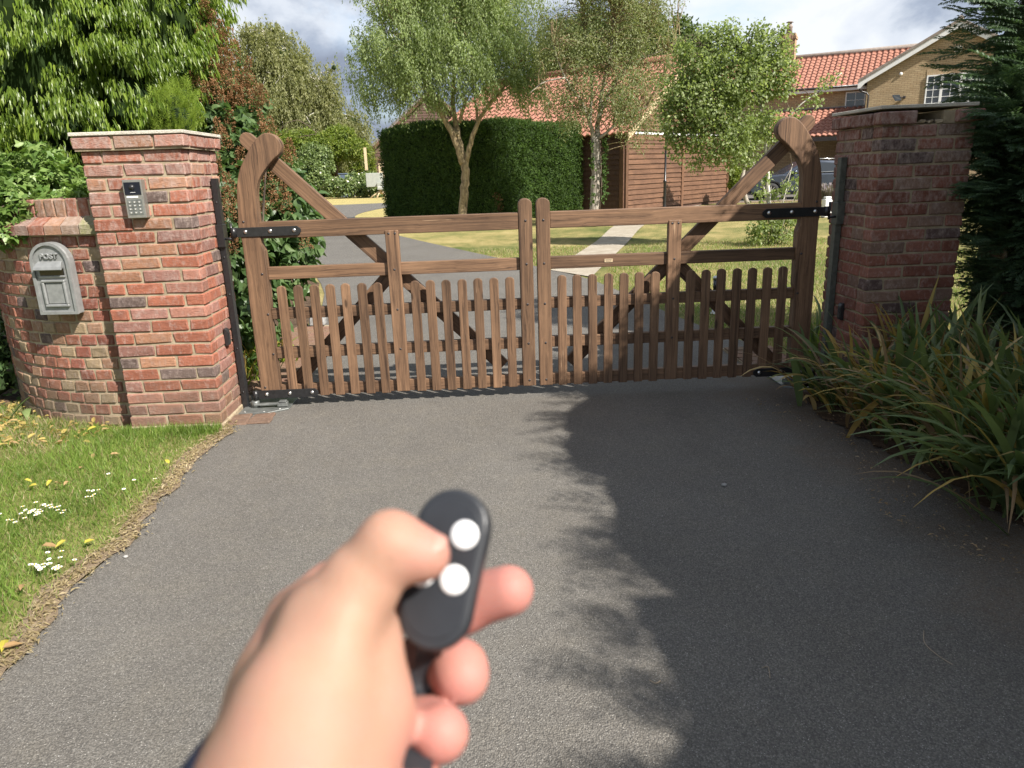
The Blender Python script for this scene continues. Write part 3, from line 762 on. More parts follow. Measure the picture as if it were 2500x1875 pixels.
    if s < 0:
        mb = MB(); mb.box((-.027, -.003, -.011), (.027, 0, .011)); pq = mb.obj('maker_plate', PALEWOOD, root, (-(GX-.485), .0215, .905))
        mb = MB()
        for i in range(9): mb.box((-.02+.0045*i, -.0036, .002), (-.0175+.0045*i, -.003, .007))
        for i in range(7): mb.box((-.018+.0052*i, -.0036, -.006), (-.0145+.0052*i, -.003, -.0025))
        mb.obj('small_print', DARKP, pq)
    return root
make_gate(1, 'left leaf of the brown wooden gate, fully sunlit, hung on the left pillar')
make_gate(-1, 'right leaf of the brown wooden gate, mostly shaded, with a small plate on its rail')

# underground operators at the foot of each leaf
def operator(s, lab):
    root = empty('gate_operator', (-s*1.99, 0, 0), label=lab, cat='gate motor')
    X = lambda x: s*x
    mb = MB(); pp = [(X(0), -.14), (X(.19), -.145), (X(.31), -.07), (X(.315), .2), (X(0), .2)]
    if s < 0: pp = pp[::-1]
    mb.prism(pp, .004, .016, axis='xy'); mb.obj('ground_plate', GALV, root, bevel=.002)
    mb = MB(); mb.lathe([(0, .016), (.028, .016), (.028, .055), (.02, .062), (0, .062)], 18); mb.obj('pivot', GALV, root, (X(.075), -.012, 0))
    mb = MB(); mb.cbox((0, -.017, 0), (.17, .017, .012), .003); a = mb.obj('lever_arm', GALV, root, (X(.075), -.035, .034)); a.rotation_euler = (0, 0, R(2) if s > 0 else R(178))
    mb = MB(); mb.cbox((-.035, -.022, .0), (.035, .022, .03), .004); mb.cbox((-.02, -.025, .03), (.03, .012, .042), .004); mb.obj('stop_block', GALV, root, (X(.262), -.028, .020))
    for q in ((.03, -.11), (.16, -.12), (.25, -.07)):
        mb = MB(); mb.lathe([(.007, .016), (.006, .0185), (0, .019)], 8); mb.obj('screw', STEEL, root, (X(q[0]), q[1], 0))
operator(1, 'sunlit grey metal operator plate and lever under the left gate hinge')
operator(-1, 'shaded grey metal operator plate under the right gate hinge beside the strappy leaves')

# ------------------------------------------------------------------ small things near the gate
mb = MB(); mb.cbox((-.075, -.06, 0), (.075, .075, .125), .012, .006)
o = mb.obj('granite_block', GREYSTONE, None, (-2.06, 2.72, .03), label='small square grey granite block on the left drive edge behind the gate', cat='stone block')
root = empty('bollard_light', (2.05, 2.6, 0), label='slim stainless and black bollard light on the lawn behind the right gate', cat='garden light')
mb = MB(); mb.lathe([(0, 0), (.05, 0), (.05, .012), (.03, .014), (.03, .22), (0, .22)], 16); mb.obj('post', STEEL, root)
mb = MB(); mb.lathe([(0, .22), (.029, .22), (.029, .36), (0, .36)], 16); mb.obj('lamp_glass', GLOSSB, root)
mb = MB(); mb.lathe([(0, .36), (.034, .36), (.034, .385), (.02, .395), (0, .395)], 16); mb.obj('cap', STEEL, root)
root = empty('marker_post', (9.17, 15.3, 0), label='short white marker post on the lawn seen beside the right gate post', cat='marker post')
mb = MB(); mb.cbox((-.11, -.11, 0), (.11, .11, .50), .02); mb.obj('shaft', WHITEP, root)
mb = MB(); mb.cbox((-.085, -.085, .50), (.085, .085, .56), .02); mb.obj('cap', WHITEP, root)
# bits lying on the drive
PEB = plain('pebble', (.30, .29, .27), .8, 0, .2, 60)
def pebble(px, py, r, lab):
    p = onG(px, py, .004); bm = bmesh.new(); bmesh.ops.create_icosphere(bm, subdivisions=2, radius=1)
    for v in bm.verts: v.co = Vector((v.co.x*r*1.3, v.co.y*r, v.co.z*r*.7)) * (1+.15*random.random())
    me = bpy.data.meshes.new('pebble'); bm.to_mesh(me); bm.free(); me.materials.append(PEB); o = link('pebble', me, None, (p[0], p[1], .004+r*.6), label=lab, cat='stone'); smooth(o)
pebble(1768, 1186, .010, 'small grey stone lying in the shaded part of the drive')
pebble(307, 1361, .008, 'small pale stone on the drive near the grass edge')
TWIG = plain('dry_twig', (.30, .24, .17), .8, 0, .2, 30)
def twig(pts, lab, r=.0016):
    P = [np.array(onG(*q, .007)) for q in pts]; mb = MB(); mb.tube(crom(P, 5), r, 5); mb.obj('twig', TWIG, None, label=lab, cat='twig')
twig([(2255, 1540), (2258, 1570), (2290, 1600), (2325, 1622)], 'thin curved twig on the drive low in the shade at right')
twig([(1585, 1660), (1600, 1668), (1612, 1662)], 'short pale twig on the drive just inside the tree shadow', .002)
twig([(1860, 1630), (1875, 1628), (1880, 1655)], 'tiny bent twig in the shaded drive right of the hand', .0016)
# ------------------------------------------------------------------ leaf templates (along, across, up)
T_DIA = ([(0, 0, 0), (.45, .5, .06), (1, 0, -.05), (.45, -.5, .06)], [(0, 1, 2, 3)])
T_LEAF = ([(0, 0, 0), (.4, .5, .12), (1, 0, -.12), (.4, -.5, .12), (.45, 0, 0)], [(0, 4, 2, 1), (0, 3, 2, 4)])
T_HEART = ([(0, 0, 0), (.02, .28, .05), (.25, .5, .10), (.62, .36, .04), (1, 0, -.22), (.62, -.36, .04), (.25, -.5, .10), (.02, -.28, .05), (.3, 0, .0), (.65, 0, -.07)],
           [(0, 8, 2, 1), (8, 9, 3, 2), (9, 4, 3), (0, 7, 6, 8), (8, 6, 5, 9), (9, 5, 4)])
T_LONG = ([(0, 0, 0), (.22, .42, .08), (.6, .40, .02), (1, 0, -.22), (.6, -.40, .02), (.22, -.42, .08), (.25, 0, 0), (.62, 0, -.07)],
          [(0, 6, 1), (6, 7, 2, 1), (7, 3, 2), (0, 5, 6), (6, 5, 4, 7), (7, 4, 3)])
T_IVY = ([(0, 0, 0), (-.08, .30, .03), (.22, .50, .0), (.38, .22, .04), (1, 0, -.12), (.38, -.22, .04), (.22, -.50, 0), (-.08, -.30, .03), (.3, 0, .05)],
         [(0, 8, 2, 1), (8, 3, 2), (8, 4, 3), (0, 7, 6, 8), (8, 6, 5), (8, 5, 4)])
T_BLADE = ([(0, -.5, 0), (0, .5, 0), (.5, .42, .05), (.5, -.42, .05), (1, 0, .28)], [(0, 3, 2, 1), (3, 4, 2)])
def spray_template(n=13, sub=3, seed=1):       # feathery conifer frond lying in its own plane
    rg = random.Random(seed); V = []; F = []
    def dia(p, a, L, w, z):
        c, s_ = math.cos(a), math.sin(a); k = len(V)
        V.extend([(p[0], p[1], z), (p[0]+c*L*.4-s_*w, p[1]+s_*L*.4+c*w, z+.01), (p[0]+c*L, p[1]+s_*L, z-.03), (p[0]+c*L*.4+s_*w, p[1]+s_*L*.4-c*w, z+.01)])
        F.append((k, k+1, k+2, k+3))
    dia((0, 0), 0, 1, .018, 0)
    for i in range(n):
        t = .08 + .86*i/n; sd = 1 if i % 2 else -1
        L = (.42*(1-t)**.8 + .10) * (.8+.4*rg.random()); a = sd*R(38+10*rg.random()); z = -.10*t*t + .02*rg.random()
        dia((t, 0), a, L, .022, z)
        for j in range(sub):
            q = .25+.6*j/sub; p = (t+math.cos(a)*L*q, math.sin(a)*L*q)
            for s2 in (1, -1): dia(p, a+s2*R(32), L*.36*(1-q*.5), .016, z-.02)
    return V, F
def crown_points(blobs, n, shell=.55):
    w = np.array([b[1][0]*b[1][1]*b[1][2] for b in blobs]); w = w**.75; w /= w.sum(); idx = RNG.choice(len(blobs), n, p=w)
    C = np.array([b[0] for b in blobs], float)[idx]; S = np.array([b[1] for b in blobs], float)[idx]
    d = rv(n); r = shell + (1-shell)*RNG.random(n)**.7; r = np.where(RNG.random(n) < .18, RNG.random(n)**.5, r)
    return C + d*S*r[:, None], unit(d/S), idx
def leaves_around(mb, tmpl, cen, out, per, rad, L, Wd, droop=.3, jit=.9, lv=.3, upn=.6):
    n = len(cen)*per; c = np.repeat(cen, per, 0); o = np.repeat(out, per, 0)
    off = rv(n)*(RNG.random(n)**.5)[:, None]*rad
    d = unit(o*.6 + rv(n)*jit + np.array([0, 0, -droop]))
    nrm = unit(rv(n)*.7 + np.array([0, 0, upn]) + o*.4)
    X, Y, Z = frames(d, nrm); s = L*(1-lv+2*lv*RNG.random(n))
    mb.scatter(tmpl[0], tmpl[1], c+off, X, Y, Z, np.stack([s, s*Wd/L, s], 1))
def limb(mb, pts, r0, r1, n=7, k=6):
    P = np.array(crom(pts, k)); P[1:-1] += RNG.normal(size=P[1:-1].shape)*r0*.09
    mb.tube(P, np.linspace(r0, r1, len(P)), n)
    return P
def blobsY(lst):                            # (px, py, Y, radius[, squash])
    out = []
    for b in lst:
        c = onY(b[0], b[1], b[2]); r = b[3]; sq = b[4] if len(b) > 4 else 1.0
        out.append((c, (r, r, r*sq)))
    return out
def core(mb, blobs, f=.62, sub=2):
    for c, s in blobs:
        bm = bmesh.new(); bmesh.ops.create_icosphere(bm, subdivisions=sub, radius=1)
        V = np.array([v.co[:] for v in bm.verts]); V *= (1+RNG.normal(size=(len(V), 1))*.10)
        mb.add(c + V*np.array(s)*f, [[v.index for v in q.verts] for q in bm.faces]); bm.free()

L_LAUREL = leafmat('bay_leaf', (.10, .165, .02), (.20, .29, .035), (.33, .42, .07), .38, .4, .45)
L_LILAC = leafmat('lilac_leaf', (.06, .11, .035), (.10, .17, .06), (.17, .24, .09), .42, .35, .4)
L_SEED = leafmat('seed_head', (.17, .085, .04), (.31, .165, .08), (.44, .27, .15), .8, .15, .1)
L_GOLD = leafmat('golden_conifer_leaf', (.16, .25, .03), (.28, .38, .05), (.42, .50, .09), .6, .25, .2)
L_CONI = leafmat('conifer_leaf', (.045, .085, .045), (.085, .145, .070), (.14, .21, .09), .5, .3, .4)
L_YEW = leafmat('hedge_leaf', (.045, .085, .020), (.075, .135, .030), (.12, .19, .045), .6, .3, .25)
L_WILLOW = leafmat('willow_leaf', (.19, .25, .10), (.29, .36, .15), (.42, .48, .25), .45, .45, .4)
L_OLIVE = leafmat('olive_leaf', (.15, .18, .07), (.23, .26, .11), (.38, .40, .23), .5, .4, .35)
L_BIRCH = leafmat('birch_leaf', (.14, .19, .065), (.25, .31, .12), (.45, .50, .26), .45, .5, .35)
L_FARB = leafmat('far_birch_leaf', (.16, .175, .075), (.26, .27, .12), (.38, .37, .19), .5, .45, .3)
L_DKTREE = leafmat('dark_tree_leaf', (.06, .095, .025), (.11, .155, .045), (.18, .22, .07), .55, .25, .3)
L_HEDGE2 = leafmat('bright_hedge_leaf', (.11, .16, .03), (.20, .26, .05), (.34, .37, .09), .5, .4, .3)
L_ROSE = leafmat('rose_leaf', (.12, .17, .06), (.19, .26, .09), (.32, .38, .16), .45, .3, .4)
L_IVY = leafmat('ivy_leaf', (.08, .15, .03), (.16, .25, .06), (.29, .38, .13), .42, .3, .35)
L_IRIS = leafmat('strap_leaf', (.10, .15, .065), (.155, .215, .085), (.28, .31, .10), .4, .3, .5, 3.)
L_IRISY = leafmat('yellowed_strap_leaf', (.36, .32, .08), (.46, .30, .09), (.52, .38, .20), .55, .25, .3, 3.)
L_IRISD = leafmat('dead_strap_leaf', (.22, .14, .07), (.34, .24, .14), (.45, .35, .24), .8, .15, .15, 3.)
L_GRASS = leafmat('grass_blade', (.11, .19, .03), (.18, .275, .05), (.33, .39, .10), .5, .35, .3, 2.2)
L_DRY = leafmat('dry_grass_blade', (.28, .22, .12), (.42, .34, .20), (.56, .48, .32), .8, .3, .15)
L_LAV = leafmat('lavender_stem', (.20, .19, .16), (.30, .26, .28), (.38, .32, .38), .8, .2, .1)
L_FALL = leafmat('fallen_leaf', (.36, .25, .10), (.52, .41, .12), (.40, .26, .14), .6, .3, .3)

# ------------------------------------------------------------------ big bay tree over the curved wall
def tree_root(name, loc, label, cat, group=None): return empty(name, loc, label=label, cat=cat, group=group)
def W2L(o, P): return P - np.array(o.location)
bay = tree_root('bay_tree', (-4.2, 2.3, 0), 'large glossy evergreen tree with drooping leaves hanging over the curved wall', 'tree')
BL = blobsY([(60, 60, 1.6, 1.15), (250, 20, 1.8, .95), (-120, 220, 1.6, 1.0), (130, 240, 1.5, .95), (300, 150, 1.75, .75), (10, 400, 1.3, .62), (150, 400, 1.35, .55),
             (-60, 520, 1.2, .35), (200, 330, 1.35, .55), (330, 290, 1.45, .50), (250, -180, 2.2, 1.1), (0, -200, 2, 1.2), (395, 55, 2.0, .42), (400, 290, 1.5, .30), (-260, 0, 1.8, 1.2), (-300, 400, 1.5, .8)])
mb = MB(); core(mb, BL, .55)
for c_, s_ in BL: pass
mb2 = MB(); c0_, o0_, _ = crown_points(BL, 2500, .74); cen = np.repeat(c0_, 5, 0); out = np.repeat(o0_, 5, 0); cen = cen + rv(len(cen))*np.array([.10, .10, .07])*(RNG.random((len(cen), 1))**.5)
tips = cen; nn = len(tips)
# whorls: each shoot carries drooping leaves
per = 10; c = np.repeat(tips, per, 0); n = len(c)
az = RNG.random(n)*2*math.pi; dr = np.stack([np.cos(az)*.45, np.sin(az)*.45, -.85 - .5*RNG.random(n)], 1) + np.repeat(out, per, 0)*.35
X, Y, Z = frames(unit(dr), unit(np.stack([np.cos(az), np.sin(az), .5+0*az], 1)))
sL = .062*(.7+.6*RNG.random(n)); c = c + rv(n)*.035 + np.stack([np.cos(az), np.sin(az), 0*az], 1)*.012
mb2.scatter(T_LONG[0], T_LONG[1], W2L(bay, c), X, Y, Z, np.stack([sL, sL*.24, sL], 1))
mb2.obj('foliage', L_LAUREL, bay)
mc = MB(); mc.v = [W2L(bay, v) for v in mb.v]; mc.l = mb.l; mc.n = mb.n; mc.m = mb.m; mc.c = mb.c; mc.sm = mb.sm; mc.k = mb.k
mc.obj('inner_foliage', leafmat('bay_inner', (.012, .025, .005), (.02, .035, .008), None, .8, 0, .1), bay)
mb = MB(); limb(mb, [(0, 0, 0), (.1, -.1, 1.2), (.2, -.1, 2.0)], .12, .05, 8); limb(mb, [(.05, -.05, .9), (-.3, -.1, 1.9)], .08, .03); limb(mb, [(.1, -.1, 1.2), (.6, -.3, 1.8)], .06, .03)
mb.obj('trunk', B_DARK, bay)

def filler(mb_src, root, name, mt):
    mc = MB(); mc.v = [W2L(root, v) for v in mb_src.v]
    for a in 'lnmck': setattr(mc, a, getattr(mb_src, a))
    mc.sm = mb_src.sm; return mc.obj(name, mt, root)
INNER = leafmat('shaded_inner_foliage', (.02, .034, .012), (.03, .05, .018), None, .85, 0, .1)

# golden conifer between bay tree and lilac
gc = tree_root('golden_conifer', (-2.35, 1.6, 0), 'bright lime green feathery conifer peeping out behind the top of the left pillar', 'conifer')
GB = blobsY([(425, 250, 1.25, .12, 1.0), (440, 290, 1.2, .14, 1.2), (420, 360, 1.2, .20, 1.3), (410, 290, 1.2, .15, 1.2), (448, 235, 1.3, .08, 1.0)])
mb = MB(); cen, out, _ = crown_points(GB, 750, .7); tv, tf = spray_template(9, 1, 5)
d = unit(out*.5 + np.array([.25, -.15, 1.1]) + rv(len(cen))*.25); X, Y, Z = frames(d, rv(len(cen)))
mb.scatter(tv, tf, W2L(gc, cen), X, Y, Z, .09*(.7+.6*RNG.random(len(cen)))); mb.obj('foliage', L_GOLD, gc)
mb = MB(); core(mb, GB, .6); filler(mb, gc, 'inner_foliage', INNER)
mb = MB(); limb(mb, [(0, 0, 0), (0, 0, 1.6)], .05, .02); mb.obj('trunk', B_DARK, gc)

# lilac with brown seed heads
li = tree_root('lilac_bush', (-2.75, 2.2, 0), 'tall lilac bush covered in rusty brown seed heads behind the left gate post', 'shrub')
LB = blobsY([(440, 70, 2.4, .33), (390, 10, 2.6, .5), (500, 170, 2.3, .30), (470, 260, 2.0, .32), (575, 275, 2.2, .24), (550, 350, 1.7, .30), (520, 450, 1.4, .33), (590, 330, 2.0, .28), (640, 400, 2.0, .20),
             (545, 560, 1.1, .28), (600, 640, 1.3, .33), (680, 520, 1.7, .36), (700, 590, 1.7, .28), (660, 690, 1.5, .30), (580, 750, .9, .24), (570, 850, .75, .22), (640, 560, 1.5, .32), (560, 680, 1.0, .25), (700, 660, 1.6, .22), (640, 460, 1.8, .36), (380, 180, 2.6, .6), (620, 760, 1.3, .25), (520, 240, 2.1, .32)])
mb = MB(); cen, out, _ = crown_points(LB, 2600, .62)
leaves_around(mb, T_HEART, W2L(li, cen), out, 4, .07, .085, .062, .55, .8, .35, .5); mb.obj('foliage', L_LILAC, li)
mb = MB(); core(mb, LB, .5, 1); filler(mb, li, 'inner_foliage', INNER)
# seed heads: conical clusters of little capsules
heads = [(500, 30, 2.3), (520, 55, 2.3), (515, 95, 2.25), (530, 130, 2.25), (545, 150, 2.2), (505, 150, 2.15), (525, 170, 2.15), (560, 150, 2.25), (590, 195, 2.2), (615, 215, 2.2), (630, 235, 2.15), (605, 170, 2.2), (585, 240, 2.1), (560, 260, 2.1), (385, 60, 2.1),
         (490, 90, 2.2), (535, 320, 1.75), (550, 345, 1.7), (500, 230, 2.0), (520, 210, 2.1), (710, 370, 1.9), (700, 385, 1.85), (480, 205, 2.0), (560, 520, 1.15), (560, 490, 1.2), (672, 440, 1.75), (655, 455, 1.75), (690, 470, 1.75), (700, 500, 1.7), (670, 495, 1.65), (745, 590, 1.7), (585, 390, 1.8), (620, 250, 2.15), (645, 240, 2.15), (540, 250, 2.0), (570, 225, 2.1), (560, 455, 1.3), (530, 410, 1.5), (500, 15, 2.4), (600, 210, 2.2), (545, 190, 2.2), (650, 330, 1.9), (665, 315, 1.95), (545, 110, 2.3), (510, 125, 2.2), (570, 175, 2.2), (585, 215, 2.2), (600, 235, 2.2), (575, 130, 2.3), (550, 205, 2.1), (530, 225, 2.0), (640, 300, 2.0), (560, 300, 1.9), (515, 370, 1.6), (500, 470, 1.3), (640, 520, 1.6), (570, 600, 1.1), (540, 80, 2.3), (560, 100, 2.3)]
mb = MB()
for (px, py, Y) in heads:
    c0 = onY(px, py, Y-.34); ax = unit(np.array([.5*(random.random()-.3), -.3, .8+.3*random.random()]))
    n = 210; t = RNG.random(n); rad = .055*(.75+.5*random.random())*(1-t*.7)*np.sqrt(RNG.random(n)); q = rv(n); q -= (q@ax)[:, None]*ax; q = unit(q)
    P = c0 + ax*(t[:, None]-.4)*.17 + q*rad[:, None]; X, Y_, Z = frames(unit(q+ax*.8+rv(n)*.4), rv(n))
    mb.scatter(T_LEAF[0], T_LEAF[1], W2L(li, P), X, Y_, Z, np.stack([.016+0*t, .009+0*t, .02+0*t], 1))
mb.obj('seed_heads', L_SEED, li)
mb = MB()
for k in range(9):
    a = k*.7; limb(mb, [(.1*math.cos(a), .1*math.sin(a), 0), (.2*math.cos(a)+.1, .25*math.sin(a)-.1, 1.0), (.25*math.cos(a)+.1, .3*math.sin(a)+.1, 1.7)], .03, .012, 6)
for k in range(6): limb(mb, [(.15*k/6, -.1, 0), (.35+.05*k, -.5-.1*k, .5+.05*k), (.55+.05*k, -.6-.1*k, 1.1+.1*k)], .015, .005, 5)
mb.obj('stems', B_DARK, li)

# low plants at the foot of the lilac
def strap_clump(name, root_loc, n, L, label, mats=(L_IRIS,), spread=.25, lean=(0, 0), wd=.026, group=None, cat='plant', mixp=(1.,), up=1.0, rad=.10, lmin=.55):
    root = tree_root(name, root_loc, label, cat, group)
    for mt, pr, nm in zip(mats, mixp, ('green_blades', 'yellow_blades', 'dead_blades')):
        k = max(1, int(n*pr)); mb = MB(); S = 9
        base = np.stack([RNG.normal(size=k)*rad, RNG.normal(size=k)*rad, np.zeros(k)-.01], 1)
        az = RNG.random(k)*2*math.pi; h = np.stack([np.cos(az), np.sin(az), 0*az], 1)*spread*(.3+RNG.random(k))[:, None] + np.array([*lean, 0])*(.4+.8*RNG.random(k))[:, None]
        ln = L*(lmin+(1.35-lmin)*RNG.random(k)); d0 = unit(h + np.array([0, 0, up])); out = unit(h+1e-6)
        sag = (.5+1.0*RNG.random(k))*(1.25 if nm == 'dead_blades' else 1.0)
        P = np.zeros((k, S, 3)); P[:, 0] = base; d = d0.copy(); g = np.array([0, 0, -1.])
        for i in range(1, S):
            P[:, i] = P[:, i-1] + d*(ln/(S-1))[:, None]; d = unit(d + (g*.30 + out*.10)*(sag*(i/S)*1.1)[:, None] + RNG.normal(size=(k, 3))*.035)
            lowv = P[:, i, 2] < .012; P[lowv, i, 2] = .012 + .01*RNG.random(lowv.sum()); d[lowv, 2] = np.abs(d[lowv, 2])*.1
        side = unit(unit(np.cross(h + 1e-4*rv(k), np.array([0, 0, 1.]))) + rv(k)*.40); tp = np.array([.45, .75, .95, 1, .97, .85, .66, .38, .03])
        wv = wd*(.7+.6*RNG.random(k))*(.62 if nm == 'dead_blades' else .85 if nm == 'yellow_blades' else 1)
        V = np.zeros((k, S, 3, 3))
        for i in range(S):
            T = unit(P[:, min(i+1, S-1)] - P[:, max(i-1, 0)]); sd = unit(side - (side*T).sum(1)[:, None]*T); up_ = np.cross(T, sd); w_ = (wv*tp[i]/2)[:, None]
            V[:, i, 0] = P[:, i] + sd*w_ + up_*w_*.30; V[:, i, 1] = P[:, i]; V[:, i, 2] = P[:, i] - sd*w_ + up_*w_*.30
        F = []
        for i in range(S-1):
            a = i*3; F += [(a, a+1, a+4, a+3), (a+1, a+2, a+5, a+4)]
        fl = np.concatenate([np.array(f) for f in F]); K = S*3
        mb.v.append(V.reshape(-1, 3)); mb.c.append(np.ones((k*K, 3))); mb.l.append((fl[None]+(np.arange(k)*K)[:, None]).ravel()); mb.n.append(np.full(k*len(F), 4)); mb.m.append(np.zeros(k*len(F), int)); mb.sm.append(np.ones(k*len(F), bool)); mb.k = k*K
        mb.obj(nm, mt, root)
    return root
strap_clump('grassy_plant', (-2.22, .62, 0), 60, .42, 'tuft of strappy green leaves between the left pillar and the hanging post', (L_LAUREL, L_IRISY), .5, (.1, -.1), .02, mixp=(.85, .25))
strap_clump('grassy_plant', (-2.12, 1.25, 0), 40, .30, 'low yellowish tuft seen through the first pickets of the left gate', (L_GOLD, L_IRISY), .6, (.1, -.1), .018, mixp=(.8, .3))

# ivy on the curved wall
ivy = tree_root('ivy_plant', (-3.1, .1, 1.4), 'bright ivy spilling over the top of the curved wall', 'ivy')
IB = blobsY([(60, 470, .12, .20, .7), (20, 500, .0, .18, .6), (130, 465, .15, .15, .6), (100, 500, -.05, .11, .6), (-60, 480, .1, .25, .8), (185, 470, .1, .07, .7), (160, 490, 0, .05, .6), (85, 535, -.13, .05, 1), (30, 455, .3, .25, .7), (-30, 530, .0, .12), (60, 520, -.1, .10), (20, 545, -.1, .08), (120, 505, -.06, .07), (90, 430, .25, .2), (160, 440, .2, .14), (100, 560, -.16, .03), (40, 560, -.12, .07), (0, 585, -.1, .06), (75, 575, -.15, .04), (130, 540, -.12, .035)])
mb = MB(); cen, out, _ = crown_points(IB, 1050, .65); leaves_around(mb, T_IVY, W2L(ivy, cen), out, 5, .035, .048, .046, .4, .9, .45, .7)
mb.obj('leaves', L_IVY, ivy)
mb = MB()
for k in range(14):
    p = onY(20+12*k, 490+10*math.sin(k), .0); q = p + np.array([.05*(random.random()-.5), -.14, -.05-.10*random.random()]); mb.tube(W2L(ivy, np.array(crom([p, (p+q)/2+np.array([0, -.05, .02]), q], 4))), .003, 4)
mb.obj('stems', B_DARK, ivy)
# foliage left of the curved wall
lb = tree_root('garden_shrub', (-3.95, .6, 0), 'small leafy shrub growing beside the far left end of the curved wall', 'shrub')
SB = blobsY([(-20, 860, .5, .28), (-10, 930, .45, .20), (-40, 780, .6, .25)])
mb = MB(); cen, out, _ = crown_points(SB, 420, .6); leaves_around(mb, T_LEAF, W2L(lb, cen), out, 4, .05, .05, .024, .3); mb.obj('foliage', L_LILAC, lb)
mb = MB(); core(mb, SB, .55, 1); filler(mb, lb, 'inner_foliage', INNER)
strap_clump('broad_leaf_weed', (-3.62, -.05, 0), 9, .24, 'pale broad leaved weed at the foot of the curved wall, far left', (L_ROSE,), .8, (.1, -.1), .07, up=.6)

# ------------------------------------------------------------------ conifers on the right
def conifer(name, blobs, base, n, label, size=.24, tmpl=None, trunk=.12, dirx=(-.35, -.35, .05), cf=.72, group=None, per_extra=None):
    root = tree_root(name, base, label, 'conifer', group)
    tv, tf = tmpl or spray_template(13, 3, 3)
    mb = MB(); cen, out, _ = crown_points(blobs, n, .78)
    hz = out.copy(); hz[:, 2] *= .25
    d = unit(hz*1.0 + np.array(dirx)*.5 + rv(n)*.30 + np.array([0, 0, .12])); X, Y, Z = frames(d, unit(np.array([0, 0, 1.]) + rv(n)*.45))
    s = size*(.6+.8*RNG.random(n)); mb.scatter(tv, tf, W2L(root, cen), X, Y, Z, s)
    if per_extra:
        for (px, py, Yp, L) in per_extra:
            p = onY(px, py, Yp); k = 9
            dd = unit(np.array([-.9, -.35, .12]) + rv(k)*.16); q = p + rv(k)*.03 - dd*RNG.random((k, 1))*.10; X, Y, Z = frames(dd, unit(np.array([0, -.3, 1.]) + rv(k)*.35)); mb.scatter(tv, tf, W2L(root, q), X, Y, Z, L*(.7+.5*RNG.random(k)))
    mb.obj('foliage', L_CONI, root)
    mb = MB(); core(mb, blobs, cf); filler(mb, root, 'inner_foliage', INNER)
    b0 = np.array(base, float); top = max(b[0][2] for b in blobs)
    mb = MB(); mb.tube([(0, 0, 0), (.02, 0, top*.5), (0, .03, top*.95)], [trunk, trunk*.7, .02], 8); mb.obj('trunk', B_DARK, root)
    return root
TB = blobsY([(2650, 40, .25, .50), (2680, -160, .4, .6), (2640, 150, .15, .48), (2660, 100, .5, .8), (2630, 290, .05, .44), (2700, 300, .3, .8), (2600, -350, .5, .7)])
conifer('conifer', TB, (3.6, .75, 0), 2300, 'tall dark conifer rising out of the frame at the top right corner', .21, per_extra=[(2440, 5, .0, .34), (2470, 60, .0, .22), (2480, 160, -.1, .20), (2480, 215, -.1, .20), (2480, 110, 0, .2), (2470, 20, 0, .26), (2475, 250, -.15, .2)])
MBL = blobsY([(2545, 330, -.25, .34), (2550, 430, -.25, .33), (2560, 540, -.3, .33), (2560, 650, -.3, .32), (2620, 400, -.1, .6), (2650, 600, -.2, .6), (2570, 250, -.2, .34), (2570, 760, -.3, .26)])
conifer('conifer', MBL, (3.25, .0, 0), 2000, 'dark conifer whose lower branches reach across the right brick pillar', .22, per_extra=[(2415, 285, -.45, .18), (2410, 330, -.4, .2), (2420, 395, -.42, .18), (2400, 465, -.45, .20), (2355, 460, -.47, .14), (2425, 530, -.42, .16), (2400, 590, -.45, .14), (2425, 640, -.42, .15), (2425, 700, -.45, .15), (2430, 460, -.45, .2)])
# the conifer row along the drive, right of and behind the viewer, whose shade falls over the drive
row = [(3.36, -2.0), (3.25, -3.1), (3.35, -4.3), (3.25, -5.6), (3.35, -7.0), (3.3, -8.6)]
tv0 = spray_template(8, 1, 9)
hs = [3.22, 3.36, 3.45, 3.40, 3.45, 3.4]
for i, (x, y) in enumerate(row):
    h = hs[i]; bl = []
    for z in np.arange(.5, h-.4, .55):
        k = 1 - .28*max(0, (z-1.6)/(h-1.6)); bl.append((np.array([x+.1*math.sin(z*5+i), y+.12*math.cos(z*3+i), z]), (.92*k, .86*k, .55)))
    bl.append((np.array([x-.15, y-.2, h-.40]), (.66, .62, .38))); bl.append((np.array([x-.2, y+.4, h-.42]), (.62, .60, .38)))
    conifer('conifer', bl, (x, y, 0), 1500, ['first', 'second', 'third', 'fourth', 'fifth', 'last'][i] + ' conifer of the row beyond the right edge of the drive, counted from the gate', .26, tv0, .1, (-.3, 0, .2), .95, 'conifers in a row beside the drive')

